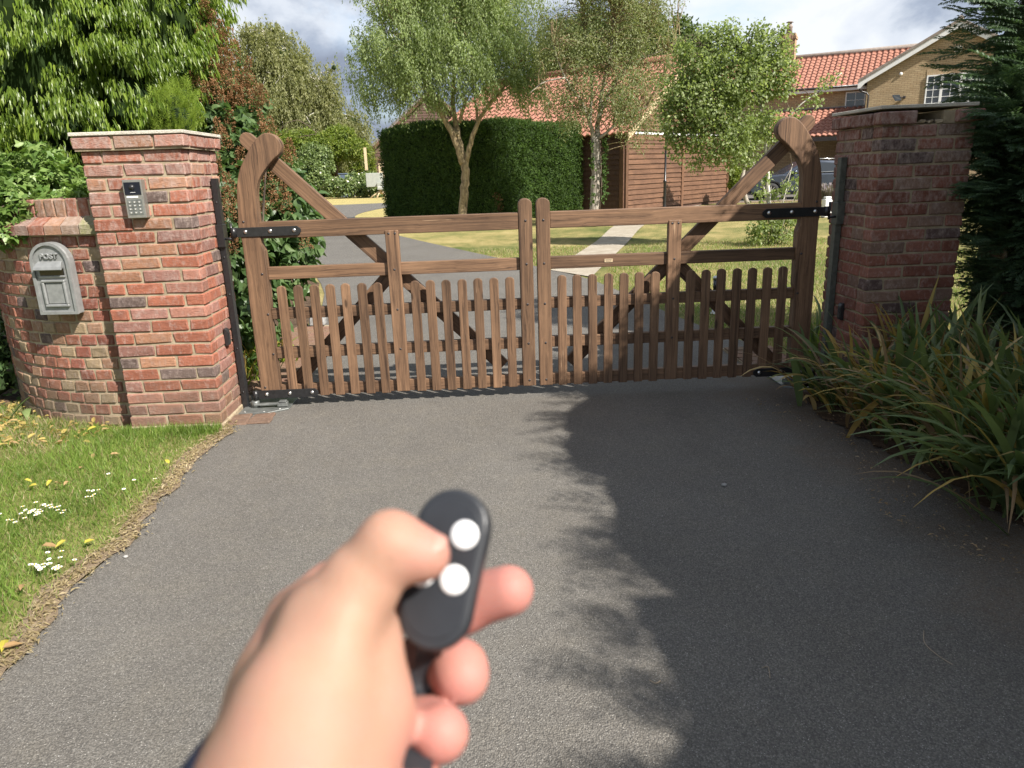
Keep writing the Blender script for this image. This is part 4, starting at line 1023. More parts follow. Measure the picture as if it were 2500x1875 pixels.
# ------------------------------------------------------------------ strappy leaves below the right pillar
clumps = [((2.30, -.62), 70, .62, 'upright dark green strappy clump against the foot of the right pillar', (-.05, -.05), .30, (.8, .15, .12), 1.2),
          ((1.92, -.52), 46, .52, 'low strappy clump leaning out over the right gate operator plate', (-.42, -.10), .35, (.55, .35, .25), .8),
          ((2.02, -1.0), 85, .58, 'yellowing strappy clump spilling onto the drive beyond the brown tipped ones', (-.38, -.15), .40, (.5, .45, .35), .9),
          ((2.42, -.95), 80, .60, 'strappy clump with orange tips standing under the right conifer', (-.10, -.10), .35, (.65, .35, .15), 1.2),
          ((2.10, -1.5), 80, .60, 'strappy clump with the most brown and dead leaves, half way along the bed', (-.35, -.15), .45, (.5, .40, .35), .9),
          ((2.50, -1.4), 70, .66, 'tall green strappy clump in the middle of the bed at the right frame edge', (-.05, -.15), .35, (.8, .2, .12), 1.2),
          ((2.02, -2.0), 75, .72, 'arching broad strappy clump nearest the viewer, leaves reaching onto the drive', (-.48, -.12), .40, (.85, .15, .10), .75),
          ((2.36, -2.15), 50, .70, 'dark strappy clump at the near end of the bed, cut by the right frame edge', (-.2, -.1), .40, (.85, .15, .10), 1.0)]
for (xy, n, L, lab, lean, sp, mp, up) in clumps:
    strap_clump('strappy_plant', (*xy, .016), n*1.6, L, lab, (L_IRIS, L_IRISY, L_IRISD), sp, lean, .040, 'strappy plants in the bed below the right pillar', 'plant', mp, up, .12)
strap_clump('strappy_plant', (2.12, .35, 0), 45, .55, 'strappy clump behind the right gate post, seen between post and pillar', (L_IRIS, L_LAUREL), .25, (-.05, .0), .024, 'strappy plants in the bed below the right pillar', 'plant', (.6, .5), 1.4)
# leaf litter
mb = MB(); n = 900; xs = 1.45 + RNG.random(n)**1.6*1.0; ys = -.3 - RNG.random(n)*2.3; P = np.stack([xs + .12*np.sin(ys*4), ys, .022+0*xs], 1)
X, Y, Z = frames(rv(n)*np.array([1, 1, .15]), np.array([0, 0, 1.]) + rv(n)*.3); s = .008 + .022*RNG.random(n)**2; mb.scatter(T_LEAF[0], T_LEAF[1], P, X, Y, Z, np.stack([s, s*.4, s], 1)); mb.obj('leaf_litter', L_IRISD, label='dry leaf litter scattered along the edge of the bed', cat='leaf litter', kind='stuff')

# ------------------------------------------------------------------ grass and daisies on the left verge
def inside_verge(x, y):
    ex = np.interp(y, [p[1] for p in edgeL], [p[0] for p in edgeL])
    ok = x < ex - .005; r = np.hypot(x+2.55, y-1.03); ok &= (r > 1.33) & ~((x > -2.6) & (y > -.38)); return ok, ex
n = 120000; x = -1.95 - RNG.random(n)**1.0*3.6; y = -3.35 + RNG.random(n)*3.6; ok, ex = inside_verge(x, y)
d_edge = ex - x; keep = ok & (RNG.random(n) < np.clip((d_edge+.0)/.14, .12, 1)); x, y, d_edge = x[keep], y[keep], d_edge[keep]; n = len(x)
hgt = (.028 + .03*RNG.random(n))*(1+.4*np.sin(x*7+1)*np.sin(y*6))*np.clip(.55+d_edge*1.4, .5, 1.15)
P = np.stack([x, y, .006+0*x], 1); d = unit(np.stack([.1+0*x, 0*x, 1.0+0*x], 1) + rv(n)*.62); X, Y, Z = frames(d, rv(n)); dry = (RNG.random(n) < np.clip(.60-d_edge*3.0, .07, .7)) | ((y > -.75) & (RNG.random(n) < .35) & (x < -2.9))
for sel, nm, mt, lab in ((~dry, 'grass', L_GRASS, 'short green grass on the verge left of the drive'), (dry, 'dry_grass', L_DRY, 'dry straw coloured grass mixed into the left verge')):
    mb = MB(); h = hgt[sel]; mb.scatter(T_BLADE[0], T_BLADE[1], P[sel], X[sel], Y[sel], Z[sel], np.stack([h, .0030+0*h, h], 1)); mb.obj(nm, mt, label=lab, cat='grass', kind='stuff')
# taller grass at the foot of the pillar
mb = MB(); n = 1500; x = -2.62 + RNG.random(n)*.62; y = -.40 - RNG.random(n)**1.5*.14; h = .03+.05*RNG.random(n); P = np.stack([x, y, 0*x], 1); X, Y, Z = frames(unit(np.array([0, -.1, 1.]) + rv(n)*.35), rv(n)); mb.scatter(T_BLADE[0], T_BLADE[1], P, X, Y, Z, np.stack([h, .0035+0*h, h], 1)); mb.obj('pillar_grass', L_GRASS, label='longer grass tufts along the foot of the left pillar', cat='grass', kind='stuff')
# lawn blades beyond the gate
n = 70000; x = 1.2 + RNG.random(n)*7; y = 1 + RNG.random(n)**1.3*9; ix = np.interp(y, [.94, 1.4, 2.1, 2.85, 4.7, 5.9, 8.3, 14.4], [2.03, 1.88, 1.72, 1.58, 1.3, 1.0, .04, -2.41]); x = ix + .04 + (x-1.2)
pc_ = np.interp(y, [5.6, 15], [.97, 3.7]); keep = ~((np.abs(x-pc_) < .42) & (y > 5.4)); x, y = x[keep], y[keep]; n = len(x)
P = np.stack([x, y, 0*x], 1); h = .03+.035*RNG.random(n); X, Y, Z = frames(unit(np.array([0, 0, 1.]) + rv(n)*.6), rv(n)); dry = RNG.random(n) < .45
for sel, nm, mt, lab in ((~dry, 'lawn_grass', L_GRASS, 'green blades of the lawn behind the right gate'), (dry, 'parched_lawn_grass', L_DRY, 'parched blades of the lawn behind the right gate')):
    mb = MB(); hh = h[sel]; mb.scatter(T_BLADE[0], T_BLADE[1], P[sel], X[sel], Y[sel], Z[sel], np.stack([hh, .006+0*hh, hh], 1)); mb.obj(nm, mt, label=lab, cat='grass', kind='stuff')

PETAL = plain('daisy_petal', (.80, .80, .78), .6, 0, .03, 5); DEYE = plain('daisy_eye', (.60, .40, .03), .7, 0, .1, 5); DSTEM = plain('daisy_stem', (.10, .18, .04), .6, 0, .1, 5)
def daisy_mesh():
    mb = MB()
    for k in range(16):
        a = k*2*math.pi/16; c, s_ = math.cos(a), math.sin(a); r0, r1, w = .0026, .0092, .0017
        mb.add([(c*r0-s_*w*.6, s_*r0+c*w*.6, .050), (c*r0+s_*w*.6, s_*r0-c*w*.6, .050), (c*r1*.8+s_*w, s_*r1*.8-c*w, .052), (c*r1, s_*r1, .0515), (c*r1*.8-s_*w, s_*r1*.8+c*w, .052)], [(0, 1, 2, 3, 4)], 0)
    mb.lathe([(.0036, .0505), (.0028, .0532), (0, .0542)], 8, None, 1); mb.tube([(0, 0, 0), (.002, 0, .03), (0, 0, .050)], .0009, 4, 2)
    return mb.mesh('daisy', [PETAL, DEYE, DSTEM])
dm = daisy_mesh()
zo = lambda X_, Y_: (X_/2.676, 980+Y_/2.676)
dz = [(285, 670), (310, 685), (330, 678), (345, 688), (372, 692), (400, 682), (150, 690), (182, 703), (205, 715), (222, 706), (258, 710), (270, 722), (248, 722), (230, 742), (188, 730), (145, 730), (158, 765), (410, 718), (400, 732), (48, 778), (85, 778), (104, 786), (5, 735), (228, 662), (376, 712), (196, 722), (240, 735),
      (612, 578), (648, 580), (560, 584), (565, 626), (602, 622), (622, 608), (800, 570), (868, 512), (708, 470), (185, 1068), (218, 1070), (252, 1078), (290, 1065), (325, 1025), (325, 1055), (255, 1096), (290, 1082), (362, 1080), (393, 1072), (352, 1094), (375, 1098), (392, 985), (298, 988), (393, 1022), (470, 1040), (240, 1072), (318, 1062), (1010, 508), (395, 1084)]
for k, q in enumerate(dz):
    p = onG(*zo(*q), .05); up = q[1] > 900; far = q[0] > 500 and not up
    o = link('daisy', dm, None, (p[0], p[1], 0), (R(-12+14*random.random()), R(-10+20*random.random()), random.random()*6), label=('white daisy in the grass patch nearest the viewer' if up else 'white daisy in the sparse scatter nearer the drive edge' if far else 'white daisy in the dense drift at the left frame edge'), cat='daisy', group=('daisies in the near patch' if up else 'daisies near the drive edge' if far else 'daisies in the left drift'))
# fallen leaves on the verge
fl = [(430, 905, .05), (550, 925, .05), (275, 940, .06), (240, 545, .06), (335, 512, .05), (520, 437, .05), (40, 1555, .06), (395, 540, .05), (445, 520, .045), (160, 508, .04), (630, 165, .06), (410, 258, .05), (120, 262, .05), (720, 345, .05), (610, 340, .045), (15, 1610, .06), (150, 1195, .05), (360, 950, .035), (1105, 405, .05)]
fl_lab = ['bright yellow fallen leaf just above the near daisy patch', 'lime yellow fallen leaf right of the near daisy patch, towards the drive', 'tan fallen leaf left of the yellow one above the near daisies', 'curled lime yellow leaf between the curved wall and the left daisy drift', 'upright yellow leaf a little right of the curled lime one', 'light brown leaf on the grass in front of the left pillar foot', 'yellow leaf at the bottom left corner of the verge', 'tan leaf in the group of three above the left daisy drift', 'buff leaf in the group of three above the left daisy drift', 'small yellow leaf left of the curled lime one', 'big yellow leaf in the grass at the foot of the curved wall', 'orange tan leaf half way between curved wall and daisies', 'tan leaf below the yellow leaf drift at the far left', 'brown leaf in the grass below the left pillar, right one of two', 'brown leaf in the grass below the left pillar, left one of two', 'lowest fallen leaf, on the dry edge at the left frame border', 'dull brown leaf below the near daisy patch', 'small buff leaf touching the top of the near daisy patch', 'pale yellow curled leaf near the dry edge of the drive']
FY = leafmat('yellow_fallen_leaf', (.50, .42, .06), (.55, .48, .08), None, .6, .3, .3); FT = leafmat('tan_fallen_leaf', (.32, .19, .08), (.42, .28, .14), None, .7, .2, .2)
for k, (a, b, L) in enumerate(fl):
    p = onG(*zo(a, b), .045); mb = MB(); X, Y, Z = frames(rv(1)*np.array([1, 1, .2]), np.array([[.2, -.3, 1.]])); mb.scatter(T_LONG[0], T_LONG[1], np.zeros((1, 3)), X, Y, Z, np.array([[L, L*.45, L]]))
    mb.obj('fallen_leaf', FY if ('yellow' in fl_lab[k].split(' leaf')[0]) else FT, None, tuple(p), label=fl_lab[k], cat='leaf', group='fallen leaves on the verge')
n = 700; x = -4.2+RNG.random(n)*1.5; y = -.9+RNG.random(n)*1.2; ok, _ = inside_verge(x, y); ok &= (y > -.62-.35*(x+2.9)*0 ) ; x, y = x[ok], y[ok]; n = len(x)
mb = MB(); P = np.stack([x, y, .03+.02*RNG.random(n)], 1); X, Y, Z = frames(rv(n)*np.array([1, 1, .4]), np.array([0, 0, 1.]) + rv(n)*.6); s = .03+.03*RNG.random(n); mb.scatter(T_LONG[0], T_LONG[1], P, X, Y, Z, np.stack([s, s*.45, s], 1)); mb.obj('leaf_drift', L_FALL, label='drift of yellow fallen leaves at the foot of the curved wall', cat='leaf litter', kind='stuff')

mb = MB(); n = 4200; y = -3.3+RNG.random(n)*3.0; ex = np.interp(y, [p[1] for p in edgeL], [p[0] for p in edgeL]); x = ex + RNG.normal(size=n)*.032 - .035; P = np.stack([x, y, .016+.01*RNG.random(n)], 1)
X, Y, Z = frames(rv(n)*np.array([1, 1, .25]), np.array([0, 0, 1.]) + rv(n)*.4); sc_ = .006+.03*RNG.random(n)**2; mb.scatter(T_LEAF[0], T_LEAF[1], P, X, Y, Z, np.stack([sc_, sc_*.25, sc_], 1)); mb.obj('edge_litter', L_DRY, label='straw and dry crumbs along the edge between grass verge and drive', cat='leaf litter', kind='stuff')

mb = MB(); n = 2600; x = -1.85+RNG.random(n)*3.6; y = -3.5+RNG.random(n)*3.3; P = np.stack([x, y, .0055+0*x], 1); X, Y, Z = frames(rv(n)*np.array([1, 1, .1]), np.array([0, 0, 1.])+rv(n)*.15); sc_ = .0022+.0035*RNG.random(n)**3
OCT = ([(.5, 0, 0), (0, .45, 0), (-.5, 0, 0), (0, -.4, 0), (0, 0, .35), (0, 0, -.3)], [(0, 1, 4), (1, 2, 4), (2, 3, 4), (3, 0, 4), (1, 0, 5), (2, 1, 5), (3, 2, 5), (0, 3, 5)])
mb.scatter(OCT[0], OCT[1], P, X, Y, Z, np.stack([sc_*1.3, sc_, sc_], 1)); mb.obj('loose_grit', PEB, label='tiny loose chips of pale grit scattered over the drive', cat='grit', kind='stuff')
# ------------------------------------------------------------------ clipped hedge block
def hedge_box(name, poly, z1, n, mt, label, cat='hedge', L=.07, z0=0., inset=.14, wob=.10, dense_top=.25):
    c0 = np.mean(poly, 0); root = empty(name, (c0[0], c0[1], z0), label=label, cat=cat)
    P = [np.array(p, float) for p in poly]; N = len(P); per = np.array([np.linalg.norm(P[(i+1) % N]-P[i]) for i in range(N)])
    k = int(n*(1-dense_top)); e = RNG.choice(N, k, p=per/per.sum()); t = RNG.random(k)
    A = np.array(P)[e]; B = np.array(P)[(e+1) % N]; q = A+(B-A)*t[:, None]; z = z0+(z1-z0)*RNG.random(k)
    nr = np.stack([(B-A)[:, 1], -(B-A)[:, 0]], 1); nr = unit(nr); area = sum(P[i][0]*P[(i+1) % N][1]-P[(i+1) % N][0]*P[i][1] for i in range(N)); nr *= (1 if area > 0 else -1)
    out = np.concatenate([nr, np.zeros((k, 1))], 1); bul = wob*(np.sin(q[:, 0]*3.1+q[:, 1]*2)*np.sin(z*4.3+q[:, 0]*2)+.5*np.sin(z*9+q[:, 0]*7))
    cen = np.concatenate([q, z[:, None]], 1) + out*(np.abs(bul)*.6+.03+.05*np.abs(RNG.normal(size=k)))[:, None]
    k2 = n-k; u = RNG.random((k2, 1)); lo = np.min(P, 0); hi = np.max(P, 0); tp = lo+(hi-lo)*RNG.random((k2*3, 2))
    def inside(pt):
        r = np.zeros(len(pt), bool)
        for i in range(N):
            a, b = P[i], P[(i+1) % N]; cnd = ((a[1] > pt[:, 1]) != (b[1] > pt[:, 1])) & (pt[:, 0] < (b[0]-a[0])*(pt[:, 1]-a[1])/(b[1]-a[1]+1e-12)+a[0]); r ^= cnd
        return r
    tp = tp[inside(tp)][:k2]; zt = z1 + .06*np.sin(tp[:, 0]*2.3)+.05*RNG.normal(size=len(tp)); topc = np.concatenate([tp, zt[:, None]], 1)
    cen = np.concatenate([cen, topc]); out = np.concatenate([out, np.tile([0, 0, 1.], (len(tp), 1))])
    mb = MB(); leaves_around(mb, T_LEAF, cen-np.array(root.location), out, 3, L*.8, L, L*.38, -.3, .7, .35, .3); mb.obj('foliage', mt, root)
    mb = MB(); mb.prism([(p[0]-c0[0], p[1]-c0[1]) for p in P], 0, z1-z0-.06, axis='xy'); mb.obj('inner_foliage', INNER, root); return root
hedge_box('clipped_hedge', [(-.75, 18.3), (3.15, 21.1), (2.4, 22.2), (-.75, 20.0), (-2.75, 21.9), (-3.45, 21.0)], 2.92, 34000, L_YEW, 'tall dark clipped evergreen hedge block standing in front of the barn', L=.085)
hedge_box('boundary_hedge', [(-24, 59), (-9.2, 59), (-9.2, 61.5), (-24, 61.5)], 3.7, 9000, L_HEDGE2, 'bright green clipped hedge running across the far left background', L=.26, wob=.25)
hedge_box('low_hedge', [(-34, 50), (-18, 57.0), (-19, 59), (-35, 52)], 3.3, 6000, L_HEDGE2, 'rough green hedge at the far left edge of the distant garden', L=.20, wob=.25)
# brown dead patch in the clipped hedge
dp = onY(1213, 487, 19.0); mb = MB(); n = 260; q = rv(n)*(RNG.random((n, 1))**.6)*np.array([.20, .05, .42]); leaves_around(mb, T_LEAF, q, rv(n), 2, .04, .06, .03); 
mb.obj('orange_shrub', L_SEED, None, (dp[0], dp[1]-.05, .55), label='small orange brown shrub at the foot of the clipped hedge right of the willow trunk', cat='shrub')

# ------------------------------------------------------------------ trees
def leafy_tree(name, base, blobs, label, leaf, bark, limbs, nclus, per, L, Wd, weep=0., strandL=(.5, 1.3), twigs=600, corefill=0, group=None, twm=None, tw_r=.008, droop=.3, shell=.45, cat='tree', smallgap=0.35, clump=1.0):
    root = empty(name, base, label=label, cat=cat, group=group); B0 = np.array(base, float)
    mb = MB(); ends = []
    for (pts, r0, r1) in limbs:
        P = limb(mb, [np.array(p)-B0 for p in pts], r0, r1, 8 if r0 > .08 else 6, 6); ends.append(P[len(P)//3:])
    nodes = np.concatenate(ends)
    cen, out, idx = crown_points(blobs, nclus, shell); cen = cen - B0
    if min(twigs, len(cen)) > 100: mb.obj('trunk', bark, root)
    tw = MB(); sel = RNG.choice(len(cen), min(twigs, len(cen)), replace=False)
    for i in sel:
        dd = np.linalg.norm(nodes-cen[i], axis=1) + RNG.random(len(nodes))*.5 + np.maximum(0, nodes[:, 2]-cen[i][2])*.8; a = nodes[np.argmin(dd)]; b = cen[i]
        mid = (a+b)/2 + np.array([0, 0, .18*np.linalg.norm(b-a)]) + RNG.normal(size=3)*.08*np.linalg.norm(b-a); tw.tube(np.array(crom([a, mid, b], 3)), np.linspace(tw_r*2.2, tw_r*.5, 7), 4, cap=False)
    tw.obj('twigs', twm or bark, root, **({'kind': 'stuff'} if len(sel) > 100 else {})) if len(sel) > 100 else None
    if len(sel) <= 100:
        mb.v += tw.v; mb.l += [a+mb.k for a in tw.l]; mb.n += tw.n; mb.m += tw.m; mb.sm += tw.sm; mb.c += tw.c; mb.k += tw.k
        mb.obj('trunk', bark, root)
    lf = MB()
    if weep:
        k = int(nclus*weep); nb = max(8, k//9); ib = RNG.integers(0, nb, k); c = cen[:nb][ib] + RNG.normal(size=(k, 3))*np.array([.16, .16, .10])*clump; o = out[:nb][ib]; sl_ = strandL[0]+(strandL[1]-strandL[0])*RNG.random(k)
        hz = o*np.array([1, 1, 0]); wind = np.array([.15, 0, 0]); t = (np.arange(per)+.5)/per
        S = c[:, None, :] + hz[:, None, :]*(.30*np.sqrt(t))[None, :, None]*sl_[:, None, None] + np.array([0, 0, -1.])*(t**1.15)[None, :, None]*sl_[:, None, None] + wind*(t**1.5)[None, :, None]
        S = S.reshape(-1, 3) + RNG.normal(size=(k*per, 3))*.03; n = len(S)
        d = unit(np.array([0, 0, -1.]) + rv(n)*.75); X, Y, Z = frames(d, rv(n)); s = L*(.7+.6*RNG.random(n)); lf.scatter(T_DIA[0], T_DIA[1], S, X, Y, Z, np.stack([s, s*Wd/L, s], 1)); cen2, out2 = cen[k:], out[k:]
    else: cen2, out2 = cen, out
    if len(cen2): leaves_around(lf, T_DIA, cen2, out2, per, smallgap, L, Wd, droop)
    lf.obj('foliage', leaf, root)
    if corefill: mb = MB(); core(mb, blobs, corefill, 1); filler(mb, root, 'inner_foliage', INNER)
    return root
P_ = lambda px, py, Y: tuple(onY(px, py, Y))
# willow in front of the hedge
wb = (-.85, 17.4, 0)
WL = [([(-.85, 17.4, 0), P_(1133, 470, 17.4), P_(1136, 410, 17.4), P_(1128, 385, 17.4)], .13, .11),
      ([P_(1130, 400, 17.4), P_(1112, 345, 17.35), P_(1080, 280, 17.3), P_(1040, 200, 17.2), P_(1000, 130, 17.1), P_(985, 60, 17)], .095, .025),
      ([P_(1133, 400, 17.4), P_(1118, 330, 17.5), P_(1106, 250, 17.7), P_(1112, 165, 17.8), P_(1130, 60, 17.9)], .10, .03),
      ([P_(1136, 400, 17.4), P_(1146, 360, 17.3), P_(1166, 300, 17.2), P_(1190, 262, 17.1), P_(1230, 210, 17.0), P_(1270, 150, 17)], .085, .02),
      ([P_(1166, 300, 17.2), P_(1160, 240, 17.3), P_(1150, 170, 17.4), P_(1165, 60, 17.5)], .05, .02),
      ([P_(1118, 330, 17.4), P_(1090, 300, 17.6), P_(1050, 250, 17.8), P_(990, 210, 18), P_(930, 190, 18)], .07, .02),
      ([P_(1122, 300, 17.3), P_(1135, 250, 17.2), P_(1142, 240, 17.2)], .06, .045), ([P_(1200, 250, 17.1), P_(1240, 215, 16.9), P_(1300, 200, 16.8)], .03, .01)]
WB = blobsY([(1000, 60, 17.2, 1.35), (930, 150, 17.2, .95), (1080, 40, 17.2, 1.2), (1180, 60, 17.3, 1.25), (1020, 185, 17.0, .8), (1130, 130, 17.0, 1.1), (1230, 80, 17.4, .75), (1290, 190, 17.0, .45), (1060, 235, 17.3, .35), (900, 230, 17.3, .25), (900, 100, 17.4, .35), (880, 190, 17.3, .25), (1100, -120, 17.3, 1.8), (960, -60, 17.3, 1.2), (1225, -40, 17.5, 1.0), (1000, 140, 16.6, .8), (1190, 170, 16.8, .55), (1280, 130, 17.0, .5), (1310, 215, 16.9, .35), (1235, 190, 16.9, .45)])
leafy_tree('willow_tree', wb, WB, 'weeping silver green willow with several leaning stems in front of the dark hedge', L_WILLOW, B_WILLOW, WL, 7400, 15, .085, .031, .80, (.25, .85), 420, shell=.35)
# sparse olive green tree
ob = (2.73, 15.2, 0)
OL = [([(2.73, 15.2, 0), P_(1453, 450, 15.2), P_(1455, 380, 15.2), P_(1452, 335, 15.2)], .13, .11),
      ([P_(1452, 345, 15.2), P_(1440, 300, 15.1), P_(1420, 250, 15.0), P_(1380, 190, 14.9), P_(1350, 110, 14.8)], .07, .015),
      ([P_(1455, 345, 15.2), P_(1462, 290, 15.3), P_(1485, 230, 15.4), P_(1530, 160, 15.5), P_(1590, 80, 15.6)], .08, .02),
      ([P_(1460, 300, 15.2), P_(1470, 220, 15.1), P_(1490, 130, 15.1), P_(1500, 30, 15.1)], .06, .015), ([P_(1458, 340, 15.2), P_(1485, 320, 15.0), P_(1520, 290, 14.9), P_(1580, 260, 14.8)], .05, .012),
      ([P_(1440, 300, 15.1), P_(1445, 200, 15.4), P_(1430, 100, 15.6), P_(1420, 0, 15.6)], .045, .012), ([P_(1530, 160, 15.5), P_(1600, 130, 15.4), P_(1660, 100, 15.3)], .03, .01), ([P_(1485, 230, 15.4), P_(1560, 200, 15.6), P_(1620, 190, 15.6)], .03, .01), ([P_(1380, 190, 14.9), P_(1330, 200, 14.8), P_(1290, 230, 14.8)], .025, .008)]
OB = blobsY([(1480, 40, 15.2, 1.25), (1400, 130, 15.0, .85), (1560, 90, 15.4, 1.0), (1350, 60, 15.0, .6), (1470, 180, 15.0, 1.0), (1370, 240, 14.9, .6), (1560, 220, 15.1, .75), (1640, 130, 15.4, .5), (1500, -110, 15.2, 1.4), (1430, 280, 14.9, .45), (1530, 290, 15.0, .45), (1600, -20, 15.4, .8), (1340, 150, 14.8, .4), (1500, 250, 14.8, .6), (1400, 275, 14.9, .45), (1590, 290, 15.0, .45), (1620, 220, 15.2, .5), (1560, 340, 14.9, .3)])
leafy_tree('olive_tree', ob, OB, 'sparse olive green tree with a pale straight trunk in front of the barn corner', L_OLIVE, B_GREY, OL, 2900, 16, .062, .028, .25, (.3, .7), 800, twm=B_WILLOW, tw_r=.007, shell=.2, smallgap=.26)
# ivy on its trunk
iv = empty('trunk_ivy', (2.80, 15.1, .3), label='sprigs of ivy climbing the pale trunk of the sparse tree', cat='ivy')
mb = MB(); n = 90; q = np.stack([.15+.10*RNG.random(n), -.05+.1*RNG.random(n)-.06, .25+RNG.random(n)*1.7], 1); q[::4, 0] -= .32; leaves_around(mb, T_IVY, q, rv(n), 4, .07, .075, .07); mb.obj('leaves', L_YEW, iv)
mb = MB(); mb.tube([(.05, -.1, -.2), (.12, -.12, .8), (.08, -.1, 1.9)], .012, 5); mb.obj('stem', B_DARK, iv)
# birch with white stems near the right gate
bb = (5.25, 9.1, 0)
BLm = [([(5.25, 9.1, 0), P_(1878, 500, 9.1), P_(1872, 400, 9.1), P_(1862, 300, 9.1), P_(1840, 200, 9.1), P_(1800, 120, 9.1)], .045, .012),
       ([(5.25, 9.1, .3), P_(1850, 420, 9.1), P_(1800, 350, 9.0), P_(1740, 290, 9), P_(1700, 240, 9)], .022, .006), ([P_(1870, 380, 9.1), P_(1900, 320, 9), P_(1950, 260, 8.9), P_(2010, 215, 8.9), P_(2055, 178, 8.9)], .018, .005),
       ([P_(1862, 330, 9.1), P_(1800, 260, 9.2), P_(1750, 180, 9.2), P_(1720, 110, 9.2)], .02, .005), ([P_(1850, 240, 9.1), P_(1890, 170, 9.1), P_(1900, 110, 9.1)], .015, .005), ([(5.3, 9.15, .2), P_(1925, 440, 9.2), P_(1935, 400, 9.2)], .012, .005)]
BB = blobsY([(1800, 190, 9.1, .62), (1730, 250, 9.0, .50), (1870, 180, 9.1, .42), (1700, 170, 9.2, .45), (1760, 110, 9.2, .38), (1850, 110, 9.1, .30), (1900, 130, 9.1, .26), (1700, 330, 9.0, .34), (1790, 330, 8.9, .42), (1870, 300, 9.0, .32), (1910, 210, 9, .22), (1650, 300, 9.1, .30), (1830, 390, 9.0, .18), (1940, 280, 8.9, .13), (1985, 240, 8.9, .12), (2020, 205, 8.9, .10), (2050, 182, 8.9, .07), (1910, 330, 8.9, .16), (1740, 375, 8.9, .2), (1665, 230, 9.1, .35), (1720, 75, 9.2, .12), (1780, 70, 9.2, .14), (1850, 72, 9.1, .12), (1905, 80, 9.1, .10), (1640, 340, 9.1, .16), (1650, 370, 9, .12), (1700, 400, 9, .12), (1790, 400, 8.9, .14), (1935, 165, 9, .12), (1625, 200, 9.1, .14), (1630, 260, 9.1, .16), (1670, 120, 9.2, .2)])
leafy_tree('birch_tree', bb, BB, 'young white stemmed birch with fresh green leaves blown to the left behind the right gate', L_BIRCH, B_WHITE, BLm, 3200, 8, .056, .045, 0, twm=B_DARK, twigs=420, tw_r=.004, droop=.6, shell=.3, smallgap=.15)
# birch shoots low on the stem and the leafy base
bs = empty('birch_suckers', (5.2, 8.9, 0), label='rounded mass of leafy birch suckers at the foot of the white stem', cat='shrub')
SBL = blobsY([(1880, 565, 8.9, .26), (1850, 560, 8.8, .22), (1920, 560, 8.9, .26), (1880, 535, 8.9, .24), (1840, 580, 8.8, .15), (1930, 520, 8.9, .18)])
mb = MB(); cen, out, _ = crown_points(SBL, 420, .5); leaves_around(mb, T_LEAF, W2L(bs, cen), out, 5, .08, .055, .042, .5); SB2 = blobsY([(1895, 470, 8.9, .10, 1.4), (1925, 450, 8.8, .12), (1855, 470, 8.9, .12, 1.3), (1840, 500, 8.9, .08), (1945, 430, 8.8, .10), (1870, 430, 9, .1, 1.5), (1950, 480, 8.8, .10)])
cen, out, _ = crown_points(SB2, 120, .3); leaves_around(mb, T_LEAF, W2L(bs, cen), out, 4, .07, .055, .045, .7); mb.obj('foliage', L_BIRCH, bs)
mb = MB()
for a in range(10): limb(mb, [(.1*math.cos(a), .1*math.sin(a), 0), (.22*math.cos(a), .2*math.sin(a), .45), (.35*math.cos(a*1.3), .2*math.sin(a), .9+.05*a)], .008, .003, 4, 3)
mb.obj('stems', B_GREY, bs)

# far trees
def onYs(lst): return blobsY(lst)
fb = tuple(onG(740, 470)[:2]*0 + onY(760, 430, 60)[:2]) + (0,)
FL = [([(fb[0], fb[1], 0), P_(755, 380, 60), P_(735, 310, 60), P_(690, 230, 60), P_(640, 150, 60)], .33, .08), ([P_(750, 370, 60), P_(760, 300, 60), P_(730, 220, 60), P_(700, 120, 60)], .22, .05), ([P_(760, 350, 60), P_(800, 290, 60), P_(780, 230, 60), P_(765, 200, 60)], .2, .05),
      ([P_(735, 310, 60), P_(680, 260, 60), P_(630, 200, 60), P_(600, 150, 60)], .17, .05), ([P_(790, 330, 60), P_(805, 290, 60), P_(808, 262, 60)], .12, .03), ([P_(720, 300, 60), P_(690, 180, 60), P_(660, 90, 60)], .12, .03), ([P_(700, 330, 60), P_(650, 290, 60), P_(600, 280, 60)], .12, .03)]
FB = onYs([(640, 110, 60, 1.98), (690, 140, 60, 1.98), (620, 190, 60, 1.67), (730, 190, 60, 1.98), (680, 240, 59, 2.28), (760, 240, 60, 1.67), (800, 220, 60, 1.22), (815, 165, 60, 0.53), (820, 290, 60, 1.67), (860, 300, 60, 1.14), (740, 310, 59, 2.13), (640, 290, 60, 1.98), (870, 350, 60, 0.91), (800, 350, 59, 1.52), (610, 90, 60, 1.06), (665, 75, 60, 0.76), (580, 130, 60, 0.91), (560, 250, 60, 1.98), (680, 350, 59, 1.98), (540, 350, 60, 1.98)])
leafy_tree('far_birch', fb, FB, 'large feathery birch leaning left against the storm cloud in the far background', L_FARB, B_WHITE, FL, 7000, 12, .24, .11, .85, (.8, 2.6), 420, tw_r=.028, shell=.35, corefill=.4, clump=2.2)
db = tuple(onY(1540, 430, 46)[:2]) + (0,)
DB = onYs([(1370, 120, 46, 1.7), (1330, 160, 46, 1.0), (1450, 100, 46, 1.8), (1550, 90, 46, 2.0), (1650, 110, 46, 1.6), (1690, 130, 46, 1.1), (1400, 200, 46, 2.0), (1540, 200, 46, 2.5), (1660, 220, 46, 1.8), (1730, 190, 46, .9), (1480, 280, 46, 2.4)])
